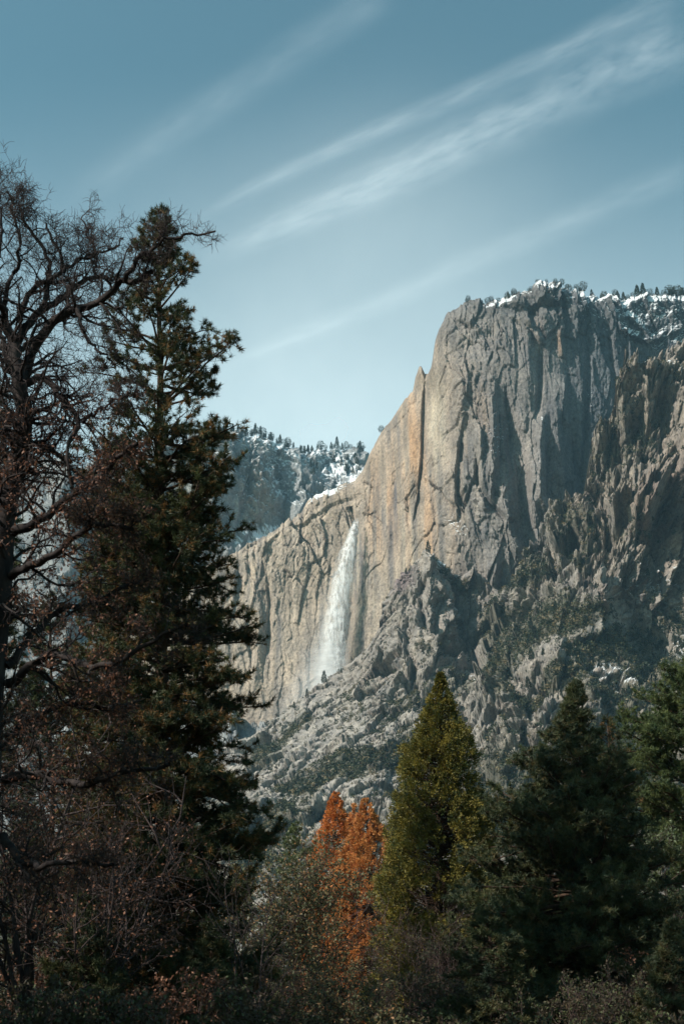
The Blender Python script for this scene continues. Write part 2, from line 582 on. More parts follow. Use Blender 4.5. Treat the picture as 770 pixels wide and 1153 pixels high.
# --- the great wall: fall wall on the left, buttress on the right
main_top = [(100, 700), (150, 690), (190, 668), (215, 650), (240, 632), (262, 622), (285, 612), (300, 606), (312, 598), (322, 588), (332, 578), (345, 563), (358, 556), (372, 552), (388, 546), (400, 540), (409, 530),
            (416, 512), (426, 492), (436, 480), (448, 464), (458, 450), (464, 438), (467, 424), (471, 413), (474, 413), (477, 422), (481, 421), (484, 414), (487, 398), (490, 382), (495, 368), (500, 356),
            (504, 350), (515, 345), (524, 340), (535, 337), (548, 335), (560, 335), (572, 334), (580, 333), (588, 328), (600, 326), (625, 325), (636, 326), (642, 329), (670, 332), (700, 333), (716, 330), (724, 326), (732, 330),
            (745, 334), (760, 333), (780, 330), (840, 322)]
main_depth = [(120, 680, 2050), (120, 820, 2000), (215, 640, 1890), (290, 620, 1850), (345, 570, 1850), (400, 545, 1850), (430, 500, 1800), (470, 430, 1750),
              (215, 740, 1870), (290, 700, 1825), (345, 680, 1812), (400, 640, 1790), (430, 600, 1760), (460, 560, 1712), (480, 520, 1675), (490, 420, 1660),
              (290, 820, 1790), (350, 790, 1765), (420, 760, 1730), (460, 660, 1690),
              (500, 360, 1650), (530, 345, 1625), (520, 430, 1600), (545, 420, 1585), (550, 520, 1565), (520, 600, 1580), (500, 660, 1620), (550, 620, 1560),
              (600, 330, 1610), (600, 400, 1592), (600, 500, 1580), (600, 600, 1570), (640, 350, 1620), (640, 500, 1590), (660, 640, 1580),
              (700, 340, 1665), (700, 450, 1640), (680, 560, 1620), (770, 340, 1730), (770, 450, 1700), (770, 640, 1650), (840, 330, 1790), (840, 600, 1700), (500, 850, 1640), (700, 850, 1560)]
main_feats = [
    ([(394, 570), (401, 588), (402, 604)], -16, 6, 5, 0.1),
    ([(479, 424), (477, 470), (476, 520), (471, 560), (466, 590)], -20, 3.0, 3.5, 0.15),            # dark chimney beside the pillar
    ([(472, 412), (469, 450), (466, 500), (460, 560)], 8, 22, 7),
    ([(447, 480), (444, 560), (440, 640)], -9, 5, 5),
    ([(404, 588), (400, 640), (394, 700), (385, 760)], -16, 10, 6, 0.1),                          # wet recess of the fall
    ([(300, 640), (304, 680), (300, 740)], -12, 3, 5),
    ([(288, 650), (292, 700), (286, 780)], 14, 10, 8),
    ([(420, 545), (414, 600), (410, 680)], 12, 22, 16),
    ([(318, 596), (345, 590), (372, 572), (405, 560)], -8, 4, 5, 0.1),
    ([(552, 420), (555, 470), (556, 520), (550, 575)], 24, 30, 7),                                # saw tooth rib
    ([(541, 470), (540, 530), (546, 575)], 16, 10, 6),
    ([(568, 440), (574, 480), (580, 520), (586, 560), (592, 620), (590, 670)], -26, 9, 14),                  # big shaded gully
    ([(566, 540), (568, 570), (578, 605), (592, 640)], 26, 10, 9),
    ([(527, 395), (524, 440), (517, 500), (515, 560)], 14, 16, 6),
    ([(520, 480), (516, 540), (518, 590)], -22, 4, 6),
    ([(536, 500), (537, 540), (552, 570), (570, 590)], -20, 4, 5),
    ([(590, 352), (600, 368), (612, 388)], 16, 6, 5),
    ([(578, 330), (590, 350), (596, 420), (594, 450)], 8, 14, 9),
    ([(630, 368), (632, 385), (634, 402)], 14, 7, 5),
    ([(607, 392), (608, 430), (604, 470)], -13, 4, 5),
    ([(611, 462), (608, 500), (607, 560), (622, 585)], 30, 16, 9), ([(598, 560), (606, 620), (612, 660)], 16, 12, 8), ([(625, 420), (628, 500), (636, 560), (648, 600)], 14, 18, 7),                               # pillar in the centre
    ([(634, 420), (636, 460), (640, 480)], 14, 9, 6),
    ([(560, 620), (556, 660), (552, 700)], 26, 16, 8),
    ([(502, 590), (520, 620), (530, 660)], 14, 10, 8),
    ([(660, 350), (662, 420), (658, 500), (656, 560)], -12, 5, 5),
    ([(684, 360), (690, 430), (694, 470)], -10, 4, 4),
    ([(702, 370), (706, 420)], -10, 4, 4),
    ([(642, 470), (650, 540), (660, 610)], -16, 12, 10),
    ([(690, 345), (700, 370), (730, 380), (760, 376)], 16, 6, 6),
    ([(708, 348), (722, 362), (736, 380)], 18, 8, 6),
    ([(560, 345), (585, 352), (630, 350), (640, 340)], -15, 8, 9),
]


def main_col(px, py, P, n, rough):
    X, Z = P[..., 0], P[..., 2]
    c = np.broadcast_to(np.array([0.172, 0.163, 0.160]), P.shape).copy()
    c = c * (1 + 0.30 * fbm(X / 28 + 0.25 * Z / 28, Z / 75, X * 0 + 9, 3, 63))[..., None]
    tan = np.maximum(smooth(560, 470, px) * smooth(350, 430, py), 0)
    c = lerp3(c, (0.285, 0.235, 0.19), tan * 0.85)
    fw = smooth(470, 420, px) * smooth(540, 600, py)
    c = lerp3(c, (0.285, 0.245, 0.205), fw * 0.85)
    c = lerp3(c, (0.075, 0.087, 0.102), smooth(590, 660, px) * 0.92)  # right face darker and cooler: its shade is put into the rock colour
    # vertical mineral streaks
    st = fbm(X / 9, Z / 190, X * 0, 4, 61)
    st2 = fbm(X / 4.5, Z / 120, X * 0, 3, 67)
    c = c * (1 + 0.42 * st * smooth(560, 440, px) + 0.30 * st2 * smooth(600, 480, px))[..., None]
    wet = np.maximum(blob(px, py, 405, 650, 7, 80), 0.8 * blob(px, py, 360, 740, 26, 40))
    c = lerp3(c, (0.12, 0.115, 0.12), np.clip(wet * smooth(-0.3, 0.3, st2 + 0.3), 0, 1) * 0.6)
    org = np.maximum.reduce([blob(px, py, 462, 520, 20, 75), blob(px, py, 496, 440, 14, 60), 0.8 * blob(px, py, 430, 570, 22, 60), 0.7 * blob(px, py, 485, 600, 26, 60), 0.5 * blob(px, py, 520, 480, 26, 60),
                             0.7 * blob(px, py, 598, 368, 14, 10, 50), 0.6 * blob(px, py, 632, 385, 7, 16)])
    c = lerp3(c, (0.33, 0.205, 0.118), np.clip(org * smooth(-0.15, 0.45, st + 0.25 * st2) * 0.85, 0, 1))
    c = lerp3(c, (0.37, 0.33, 0.27), np.clip(0.8 * np.maximum.reduce([blob(px, py, 492, 480, 12, 50), blob(px, py, 415, 640, 20, 70), blob(px, py, 455, 640, 16, 60)]) * smooth(0.0, 0.5, -st), 0, 1))
    dark = np.maximum.reduce([blob(px, py, 446, 540, 5, 75), blob(px, py, 428, 600, 6, 40), 0.9 * blob(px, py, 440, 620, 4, 60), 0.8 * blob(px, py, 404, 640, 5, 70), 0.6 * blob(px, py, 416, 640, 3, 40)])
    c = lerp3(c, (0.085, 0.09, 0.105), np.clip(dark * smooth(-0.25, 0.2, st2), 0, 1) * 0.85)
    d2 = smooth(0.05, 0.4, fbm(X / 9, Z / 260, X * 0 + 3, 4, 71)) * 0.55  # random dark streaks, strengthened to deepen the cliff's shadows
    c = lerp3(c, (0.085, 0.088, 0.095), d2)
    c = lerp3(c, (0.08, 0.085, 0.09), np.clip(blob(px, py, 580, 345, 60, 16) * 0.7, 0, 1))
    c = lerp3(c, (0.17, 0.155, 0.15), np.clip(blob(px, py, 345, 800, 60, 40), 0, 1) * 0.5)
    v = 1 + 0.28 * fbm(X / 25, Z / 30, P[..., 1] / 25, 5, 73)
    return np.clip(c * v[..., None], 0.02, 0.8)


def main_mask(px, py, P, n, rough):
    nz = fbm(P[..., 0] / 20, P[..., 2] / 9, P[..., 1] / 30, 5, 83)
    reg = np.maximum.reduce([0.86 * blob(px, py, 710, 336, 90, 9), blob(px, py, 725, 352, 60, 16), 0.8 * blob(px, py, 700, 372, 30, 8), 0.75 * blob(px, py, 770, 375, 45, 30), 0.8 * blob(px, py, 565, 338, 16, 7),
                             0.6 * blob(px, py, 620, 326, 30, 6), 0.5 * blob(px, py, 612, 470, 5, 5), 0.6 * blob(px, py, 560, 490, 10, 20), 0.55 * blob(px, py, 515, 590, 16, 8, 25), 0.5 * blob(px, py, 660, 450, 8, 14),
                             0.8 * blob(px, py, 362, 556, 30, 4, -15)])
    nz = nz + 0.5 * fbm(P[..., 0] / 5, P[..., 2] / 3, P[..., 1] / 6, 3, 85)
    s = smooth(0.0, 0.12, nz * 0.6 + (reg - 0.80) * 0.75 + (n[..., 2] - 0.40) * 1.3) * (reg > 0.02)
    g = np.zeros_like(s)
    return np.stack([s, g, g], -1)


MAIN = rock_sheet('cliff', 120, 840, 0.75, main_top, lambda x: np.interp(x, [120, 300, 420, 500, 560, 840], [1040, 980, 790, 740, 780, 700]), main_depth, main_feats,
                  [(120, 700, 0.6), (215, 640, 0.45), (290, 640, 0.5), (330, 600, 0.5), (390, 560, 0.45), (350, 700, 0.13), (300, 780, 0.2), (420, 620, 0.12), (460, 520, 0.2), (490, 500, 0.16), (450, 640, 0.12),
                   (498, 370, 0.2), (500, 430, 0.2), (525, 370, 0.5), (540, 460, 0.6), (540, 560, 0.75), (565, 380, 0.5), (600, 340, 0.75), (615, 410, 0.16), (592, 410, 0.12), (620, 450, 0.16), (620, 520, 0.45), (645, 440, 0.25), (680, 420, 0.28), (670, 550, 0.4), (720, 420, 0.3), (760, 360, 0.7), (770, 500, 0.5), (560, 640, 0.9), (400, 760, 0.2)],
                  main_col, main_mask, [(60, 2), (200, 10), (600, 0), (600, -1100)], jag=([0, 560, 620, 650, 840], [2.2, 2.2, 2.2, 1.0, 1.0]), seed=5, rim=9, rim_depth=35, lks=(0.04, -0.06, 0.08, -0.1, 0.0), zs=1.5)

# --- the broken lower slopes: talus spur in the middle, pinnacled ridge on the right
slope_top = [(-180, 940), (-60, 930), (60, 935), (140, 905), (200, 868), (240, 846), (280, 828), (300, 816), (320, 800), (350, 779), (372, 762), (400, 746), (415, 728), (425, 706), (434, 682), (445, 664), (455, 648), (468, 632), (477, 622), (486, 618), (497, 624),
             (508, 640), (520, 650), (532, 640), (543, 648), (556, 662), (570, 668), (580, 655), (592, 640), (602, 628), (610, 606), (622, 590), (633, 580), (640, 566), (652, 556), (660, 532), (666, 510), (672, 500),
             (677, 486), (686, 474), (694, 462), (702, 448), (709, 436), (716, 428), (724, 432), (733, 418), (741, 408), (752, 404), (762, 398), (775, 390), (840, 350)]
slope_depth = [(-180, 940, 1300), (0, 935, 1350), (120, 910, 1450), (-180, 1156, 850), (0, 1156, 860), (200, 860, 1600), (280, 830, 1640), (350, 785, 1650), (400, 752, 1640), (440, 680, 1600), (484, 622, 1545), (520, 660, 1560),
               (220, 950, 1150), (300, 900, 1300), (350, 850, 1400), (400, 820, 1420), (450, 760, 1440), (480, 700, 1470), (500, 660, 1520), (525, 740, 1490),
               (540, 690, 1540), (565, 690, 1520), (590, 650, 1430), (612, 610, 1420), (640, 575, 1410), (670, 505, 1400), (715, 435, 1400), (770, 395, 1400), (840, 350, 1400),
               (550, 750, 1370), (600, 700, 1330), (640, 640, 1320), (700, 560, 1320), (770, 500, 1320), (840, 500, 1340),
               (665, 700, 1230), (720, 650, 1260), (780, 640, 1270), (720, 720, 1270), (780, 720, 1240), (840, 700, 1240),
               (560, 820, 1220), (620, 780, 1170), (600, 860, 1120), (700, 800, 1150), (780, 800, 1100), (520, 860, 1200), (450, 860, 1220), (400, 880, 1200), (440, 920, 1120), (330, 940, 1130),
               (200, 1156, 900), (320, 1156, 900), (440, 1156, 930), (560, 1156, 920), (700, 1156, 880), (840, 1156, 880), (700, 920, 1000), (840, 900, 1000), (560, 950, 1050)]
slope_feats = [
    ([(486, 620), (484, 660), (488, 720), (492, 760)], 24, 18, 7), ([(476, 640), (475, 690), (478, 730)], -20, 5, 6), ([(452, 655), (450, 700), (458, 760)], 18, 20, 7),
    ([(462, 690), (460, 740), (470, 770)], -24, 5, 12), ([(500, 640), (520, 690), (528, 740), (520, 770)], -42, 10, 18), ([(506, 690), (508, 730)], 14, 7, 6),
    ([(575, 660), (560, 700), (548, 740), (538, 770)], 40, 12, 22), ([(592, 655), (578, 690), (572, 700)], 18, 8, 7),
    ([(632, 595), (628, 620), (634, 650)], 20, 9, 6), ([(645, 600), (643, 632)], -26, 6, 8), ([(660, 560), (662, 600), (656, 640)], 20, 9, 6),
    ([(682, 480), (676, 520), (662, 560)], 24, 10, 7), ([(692, 520), (686, 560), (694, 600)], 20, 8, 6), ([(712, 505), (704, 535), (696, 570)], 24, 9, 6),
    ([(720, 540), (716, 580), (712, 610)], 20, 7, 5), ([(754, 520), (742, 550), (730, 580), (720, 600)], 42, 12, 8), ([(726, 520), (720, 560)], -22, 8, 8),
    ([(745, 590), (735, 640), (738, 680)], -26, 16, 16), ([(772, 470), (764, 520), (760, 555)], 34, 9, 10), ([(700, 470), (705, 500)], 18, 8, 6), ([(732, 440), (728, 480), (722, 510)], 18, 9, 8),
    ([(745, 460), (742, 520)], -22, 10, 12), ([(674, 638), (680, 665), (686, 690)], 46, 34, 9), ([(672, 638), (655, 655), (640, 680), (628, 700)], 18, 8, 10),
    ([(700, 660), (715, 720), (735, 770)], -34, 24, 30), ([(636, 720), (630, 740), (628, 760)], 26, 18, 7), ([(654, 745), (662, 770), (672, 800)], 40, 26, 9),
    ([(600, 790), (585, 830), (578, 860)], 18, 12, 8), ([(560, 780), (550, 810), (545, 840)], 14, 10, 7), ([(632, 790), (618, 820), (606, 850)], 20, 16, 8),
    ([(470, 830), (440, 880), (425, 930)], -22, 24, 20), ([(440, 900), (440, 950)], 26, 22, 22), ([(360, 890), (352, 940)], 20, 18, 18), ([(380, 800), (340, 850), (310, 900)], 12, 16, 12),
    ([(430, 780), (390, 840)], 10, 10, 8), ([(760, 690), (740, 740), (720, 780)], -20, 20, 20), ([(770, 740), (740, 770), (700, 810)], 22, 14, 16),
]
VEG = [(700, 500, 60, 60, 0, .5), (650, 600, 40, 30, -30, .6), (740, 440, 40, 24, 0, .5), (600, 640, 24, 14, 0, .7), (725, 600, 30, 40, 0, .4), (560, 700, 30, 24, -40, .8), (610, 700, 50, 30, -30, .85), (0, 1000, 260, 90, 0, .9), (120, 940, 60, 40, 0, .8), (600, 650, 40, 16, -25, .8), (585, 720, 50, 26, -35, 1.0), (560, 750, 34, 14, -30, 1.0), (650, 700, 50, 20, -20, .8), (610, 775, 70, 10, -22, 1.0), (660, 735, 30, 12, -10, 1.0), (700, 730, 60, 28, 0, .85),
       (740, 760, 50, 30, -15, 1.0), (700, 790, 60, 24, 10, .8), (640, 640, 26, 10, -20, .6), (700, 600, 20, 20, 0, .35), (660, 560, 24, 20, -50, .35),
       (400, 860, 60, 18, -14, 1.0), (350, 880, 50, 14, -14, .85), (450, 850, 40, 20, -30, .9), (300, 850, 30, 14, -35, .9), (330, 825, 40, 8, -38, .7), (360, 915, 40, 16, 0, .55), (320, 930, 30, 30, 0, .7),
       (465, 790, 60, 18, -10, .55), (430, 800, 60, 26, -30, .45), (520, 770, 30, 18, 0, .6), (480, 740, 26, 12, 20, .4), (400, 780, 50, 10, -35, .4), (520, 660, 24, 12, 30, .5), (500, 640, 12, 8, 0, .6),
       (600, 850, 60, 30, 0, .5), (690, 850, 70, 40, 0, .8), (450, 900, 30, 8, -20, .5), (470, 850, 20, 16, 0, .9), (760, 700, 40, 40, 0, .6), (560, 900, 80, 50, 0, .7), (740, 900, 80, 60, 0, .9), (260, 950, 90, 50, 0, .8)]


def veg_density(px, py):
    v = np.zeros(px.shape)
    for (x, y, rx, ry, a, k) in VEG:
        v = np.maximum(v, k * blob(px, py, x, y, rx, ry, a))
    return v


def slope_col(px, py, P, n, rough):
    X, Z = P[..., 0], P[..., 2]
    c = np.broadcast_to(np.array([0.225, 0.208, 0.194]), P.shape).copy()
    c = lerp3(c, (0.275, 0.262, 0.248), smooth(520, 440, px) * smooth(740, 820, py) * 0.8)
    c = lerp3(c, (0.22, 0.188, 0.162), smooth(600, 660, px) * smooth(680, 620, py) * 0.6)
    c = lerp3(c, (0.165, 0.115, 0.102), np.clip(np.maximum.reduce([blob(px, py, 735, 590, 26, 34), 0.6 * blob(px, py, 765, 560, 26, 60), 0.5 * blob(px, py, 680, 670, 12, 16)]), 0, 1) * 0.7)
    c = lerp3(c, (0.17, 0.13, 0.14), np.clip(blob(px, py, 452, 652, 20, 14, -45), 0, 1) * 0.7)
    g = smooth(0.25, 0.75, veg_density(px, py) + 0.35 * fbm(X / 14, Z / 14, P[..., 1] / 14, 4, 51))
    c = lerp3(c, (0.075, 0.075, 0.05), g * 0.7)
    d2 = smooth(0.1, 0.5, fbm(X / 12, Z / 60, P[..., 1] / 30, 4, 57)) * 0.4
    c = lerp3(c, (0.09, 0.088, 0.088), d2)
    v = 1 + 0.3 * fbm(X / 18, Z / 18, P[..., 1] / 18, 5, 59)
    return np.clip(c * v[..., None], 0.02, 0.8)


def slope_mask(px, py, P, n, rough):
    nz = fbm(P[..., 0] / 12, P[..., 2] / 8, P[..., 1] / 18, 5, 87)
    reg = np.maximum.reduce([0.75 * blob(px, py, 500, 630, 12, 14, 40), 0.7 * blob(px, py, 690, 765, 30, 10, 35), 0.6 * blob(px, py, 735, 430, 40, 20), 0.6 * blob(px, py, 770, 730, 10, 12), 0.5 * blob(px, py, 730, 655, 30, 14),
                             0.5 * blob(px, py, 645, 632, 8, 5), 0.5 * blob(px, py, 540, 765, 10, 10)])
    s = smooth(0.0, 0.12, nz * 0.55 + (reg - 0.62) * 0.7 + (n[..., 2] - 0.45) * 0.9) * (reg > 0.02)
    return np.stack([s, s * 0, s * 0], -1)


SLOPE = rock_sheet('rocky_slope', -180, 840, 0.85, slope_top, lambda x: np.full(len(x), 1156.0), slope_depth, slope_feats,
                   [(200, 860, 0.4), (300, 830, 0.35), (380, 780, 0.3), (440, 700, 0.5), (485, 650, 0.85), (420, 850, 0.4), (350, 900, 0.5), (440, 920, 0.8), (520, 740, 1.0), (600, 680, 0.8), (640, 620, 1.2), (700, 500, 1.25),
                    (760, 450, 1.2), (750, 580, 1.1), (620, 780, 0.8), (580, 830, 0.9), (700, 720, 0.8), (780, 720, 0.8), (700, 900, 0.8), (500, 1000, 0.6), (300, 1050, 0.4), (800, 1050, 0.5)],
                   slope_col, slope_mask, [(14, -14), (90, -60), (160, -400)], jag=([0, 420, 560, 620, 840], [2, 2, 3, 5, 5]), seed=9, rim=5, rim_depth=12, vres=0.85, vpow=1.15, saw=0.6, zy=0.45,
                   fin=lambda x, y: smooth(560, 640, x) * smooth(690, 640, y), talus=lambda x, y: np.clip(smooth(600, 540, x) * smooth(720, 800, y) + smooth(470, 420, x) + smooth(760, 860, y), 0, 1))

# --- ground
gx = np.concatenate([np.linspace(-5200, -300, 26), np.linspace(-260, 260, 105), np.linspace(300, 5200, 26)])
gy = np.concatenate([np.linspace(-1500, -60, 14), np.linspace(-40, 260, 90), np.linspace(280, 5200, 40)])
GX, GY = np.meshgrid(gx, gy)
GZ = 0.35 * fbm(GX / 9, GY / 9, GX * 0, 3, 5) * smooth(2, 14, np.hypot(GX, GY)) - 0.02
GV = np.stack([GX, GY, GZ], -1)
gi = np.arange(GX.size).reshape(GX.shape)
GF = np.stack([gi[:-1, :-1], gi[:-1, 1:], gi[1:, 1:], gi[1:, :-1]], -1).reshape(-1, 4)
gm, nt, out = new_mat('forest_floor')
c = ramp(nt, noise_node(nt, 0.5, 6), [(0.35, (0.05, 0.04, 0.025)), (0.55, (0.14, 0.085, 0.05)), (0.7, (0.20, 0.12, 0.07))])
b = N(nt, 'ShaderNodeBsdfPrincipled')
b.inputs['Roughness'].default_value = 0.95
nt.links.new(c, b.inputs['Base Color'])
bp = N(nt, 'ShaderNodeBump')
bp.inputs['Distance'].default_value = 0.1
nt.links.new(noise_node(nt, 8, 5), bp.inputs['Height'])
nt.links.new(bp.outputs[0], b.inputs['Normal'])
nt.links.new(b.outputs[0], out.inputs[0])
tag(link_mesh('ground', GV, [GF], gm, shade=True), kind='structure')
SKYTINT, SKYSTR, SUNSTR = (0.775, 1.065, 0.83), 0.115, 5.0
HAZECOL, HAZEDEN, EXPOSURE, VEIL = (0.40, 0.74, 1.0), 0.00004, 0.5, 0.33


# ------------------------------------------------------------------ trees
def sc(Y):
    return Y * 1.03 / FPX


def trunk_path(P0, P1, r0, r1, k, wob, r):
    t = np.linspace(0, 1, k + 1)[:, None]
    P = P0 * (1 - t) + P1 * t
    w = np.cumsum(r.randn(k + 1, 3) * wob, 0)
    w = w - w[0] * (1 - t) - w[-1] * t
    w[:, 2] = 0
    return P + w, (r0 * (1 - t[:, 0]) ** 0.8 + r1)


def conifer(name, label, group, base_px, top_px, top_py, Y, prof, nb, mat, bark, seed, blade=(0.20, 0.028), per_tuft=14, tuft_step=0.30, sub=2.2,
            droop=0.15, up=0.10, r0=0.3, tuft_min=0.35, cat='pine tree', gaps=0.0, parts=True, dens=None, sub_len=0.28):
    """a needle tree: trunk, limbs and twigs, with tufts of needles along the outer part of each limb; prof = (py, half width left, half width right)"""
    r = RS(seed)
    top = W(top_px, top_py, Y)
    bx = W(base_px, 1152, Y)
    base = np.array([bx[0], Y, 0.0])
    H = top[2]
    root = thing(name, label, cat, base, group)
    P0, P1 = np.array([0, 0, -0.3]), np.array([top[0] - base[0], 0, H])
    TP, TR = trunk_path(P0, P1, r0, 0.02, 26, 0.045, r)
    tb = MB()
    tb.tubes(TP[None], TR[None], 9)
    pr = np.array(prof, float)
    pz = np.array([W(top_px, p, Y)[2] for p in pr[:, 0]])
    hL, hR = pr[:, 1] * sc(Y), pr[:, 2] * sc(Y)
    zlo, zhi = max(pz.min(), 0.6), pz.max()
    # limbs
    u = r.rand(nb)
    if dens is not None:
        u = np.interp(u, dens[0], dens[1])
    zz = np.sort(zhi - (zhi - zlo) * (0.01 + 0.99 * u))
    az = np.arange(nb) * 2.399 + r.randn(nb) * 0.5
    f = np.interp(zz, pz[::-1], hR[::-1]) if pz[0] > pz[-1] else np.interp(zz, pz, hR)
    g = np.interp(zz, pz[::-1], hL[::-1]) if pz[0] > pz[-1] else np.interp(zz, pz, hL)
    cx = np.cos(az)
    Rm = np.where(cx > 0, f, g) * np.abs(cx) + 0.5 * (f + g) * (1 - np.abs(cx))
    Ln = Rm * (0.62 + 0.5 * r.rand(nb)) * 1.05
    if gaps:
        Ln = Ln * np.where(r.rand(nb) < gaps, 0.55, 1)
    t = (zz - P0[2]) / (P1[2] - P0[2])
    ti = t * (len(TP) - 1)
    ii = np.minimum(ti.astype(int), len(TP) - 2)
    st = TP[ii] + (TP[ii + 1] - TP[ii]) * (ti - ii)[:, None]
    rel = (zz - zlo) / (zhi - zlo)
    pitch0 = -0.28 + 0.85 * rel ** 2.2 + r.randn(nb) * 0.12
    st = st - np.array([0, 0, 1.0]) * (Ln * np.sin(pitch0) * 0.35)[:, None]
    D = np.stack([np.cos(az), np.sin(az), np.tan(pitch0)], -1)
    B = grow(st, D, Ln, 6, 0.10, up, r, droop)
    BR = (0.018 + 0.016 * Ln)[:, None] * np.linspace(1, 0.25, 7)[None]
    tb.tubes(B, BR, 5)
    # twigs
    ns = np.maximum(2, (Ln * sub * 2).astype(int))
    rep = np.repeat(np.arange(nb), ns)
    pt, tg, _, idx, tt = sample_paths(B[rep], BR[rep], 1, r, tuft_min, 1.0)
    sd = np.cross(tg, np.array([0, 0, 1.0])) * np.sign(r.randn(len(pt)))[:, None]
    sdir = norm(tg * 0.7 + norm(sd) * (0.5 + 0.5 * r.rand(len(pt)))[:, None] + r.randn(len(pt), 3) * 0.22 + np.array([0, 0, 0.12]))
    sl = (sub_len * Ln[rep] + 0.25) * (1.15 - 0.75 * tt) * (0.6 + 0.7 * r.rand(len(pt)))
    S = grow(pt, sdir, sl, 3, 0.16, 0.10, r)
    tb.tubes(S, np.broadcast_to(np.linspace(0.014, 0.006, 4), (len(S), 4)), 3)
    # tufts
    nt_ = np.maximum(2, (sl / tuft_step).astype(int) + 1)
    rep2 = np.repeat(np.arange(len(S)), nt_)
    c2, t2, _, _, _ = sample_paths(S[rep2], np.ones((len(rep2), 4)), 1, r, 0.3, 1.0)
    ends, et = B[:, -1], norm(B[:, -1] - B[:, -2])
    C = np.concatenate([c2, ends, S[:, -1], TP[-4:]])
    T = np.concatenate([t2, et, norm(S[:, -1] - S[:, -2]), np.tile([[0, 0, 1.0]], (4, 1))])
    m = per_tuft
    C3, T3 = np.repeat(C, m, 0), np.repeat(T, m, 0)
    Dn = norm(T3 * 0.55 + norm(r.randn(len(C3), 3)) + np.array([0, 0, 0.15]))
    C3 = C3 + r.randn(len(C3), 3) * 0.03
    tr = np.repeat(r.rand(len(C)) * 0.85, m) + r.rand(len(C3)) * 0.15
    cb = MB()
    cb.blades(C3, Dn, blade[0] * (0.7 + 0.6 * r.rand(len(C3))), blade[1], r, rnd=tr)
    tb.build('trunk', bark, root, shade=True)
    cb.build('crown', mat, root)
    return root, len(C3)


def spray_tree(name, label, group, base_px, top_px, top_py, Y, prof, n, m, mat, bark, seed, blade=(0.24, 0.07), cat='cedar tree', clump=0.45, lump=0.25, inner=0.45):
    """a narrow conical tree with flat upswept sprays (cedar)"""
    r = RS(seed)
    top = W(top_px, top_py, Y)
    base = np.array([W(base_px, 1152, Y)[0], Y, 0.0])
    H = top[2]
    root = thing(name, label, cat, base, group)
    P1 = np.array([top[0] - base[0], 0, H])
    TP, TR = trunk_path(np.array([0, 0, -0.3]), P1, H * 0.014, 0.02, 18, 0.02, r)
    tb = MB()
    tb.tubes(TP[None], TR[None], 8)
    pr = np.array(prof, float)
    pz = np.array([W(top_px, p, Y)[2] for p in pr[:, 0]])[::-1]
    hw = (pr[:, 1] * sc(Y))[::-1]
    zlo, zhi = max(pz.min(), 0.5), pz.max()
    # choose heights in proportion to the crown's width
    zs = zlo + (zhi - zlo) * r.rand(n * 3)
    ws = np.interp(zs, pz, hw)
    keep = r.rand(n * 3) < (ws / ws.max()) * 0.75 + 0.12
    az = r.rand(n * 3) * 2 * math.pi
    gap = fbm(np.cos(az) * 2.2 + 9, np.sin(az) * 2.2, zs * 0.9, 3, seed + 8)
    keep &= r.rand(n * 3) < smooth(-0.28, 0.05, gap) * 0.92 + 0.08
    zs, ws, az = zs[keep][:n], ws[keep][:n], az[keep][:n]
    n = len(zs)
    lumpy = fbm(np.cos(az) * 1.3 + 5, np.sin(az) * 1.3, zs * 0.55, 3, seed)
    lum2 = fbm(np.cos(az) * 3 + 5, np.sin(az) * 3, zs * 1.6, 2, seed + 4)
    rad = ws * (1 + lump * 1.6 * lumpy + lump * lum2) * (inner + (1.02 - inner) * r.rand(n) ** 0.45)
    ax = zs / H
    C = np.stack([P1[0] * ax + rad * np.cos(az), rad * np.sin(az), zs], -1)
    O = np.stack([np.cos(az), np.sin(az), np.zeros(n)], -1)
    # limbs to the sprays
    sel = r.rand(n) < 0.45
    Bs = np.stack([P1[0] * ax[sel], np.zeros(sel.sum()), zs[sel] - rad[sel] * 0.35], -1)
    ts = np.linspace(0, 1, 4)[None, :, None]
    B = Bs[:, None] * (1 - ts) + C[sel][:, None] * ts
    B[:, 1:3, 2] -= 0.08 * rad[sel][:, None]
    tb.tubes(B, np.broadcast_to(np.linspace(0.035, 0.01, 4), (len(B), 4)), 3)
    cl = clump * (0.65 + 0.7 * r.rand(n)) * np.clip(ws / (0.35 * hw.max()), 0.35, 1)
    Cm, Om, clm = np.repeat(C, m, 0), np.repeat(O, m, 0), np.repeat(cl, m)[:, None]
    off = norm(r.randn(len(Cm), 3)) * (r.rand(len(Cm), 1) ** 0.5) * clm
    off[:, 2] *= 1.25
    Dn = norm(Om * 0.9 + np.array([0, 0, 0.15]) + off / np.maximum(clm, 0.1) * 0.7 + r.randn(len(Cm), 3) * 0.45)
    tr = np.repeat(r.rand(n) * 0.7, m) + r.rand(len(Cm)) * 0.3
    cb = MB()
    cb.blades(Cm + off - Dn * 0.1, Dn, blade[0] * (0.6 + 0.8 * r.rand(len(Cm))), blade[1] * (0.7 + 0.6 * r.rand(len(Cm))), r, rnd=tr, quad=True)
    # leading shoot
    k = 90
    zt = H - 0.05 - r.rand(k) ** 1.5 * 1.6
    Ct = np.stack([P1[0] * zt / H, np.zeros(k), zt], -1) + r.randn(k, 3) * 0.05 * (H - zt + 0.15)[:, None]
    cb.blades(Ct, norm(r.randn(k, 3) * 0.6 + np.array([0, 0, 1.0])), blade[0] * 0.9, blade[1], r, quad=True)
    tb.build('trunk', bark, root, shade=True)
    cb.build('crown', mat, root)
    return root


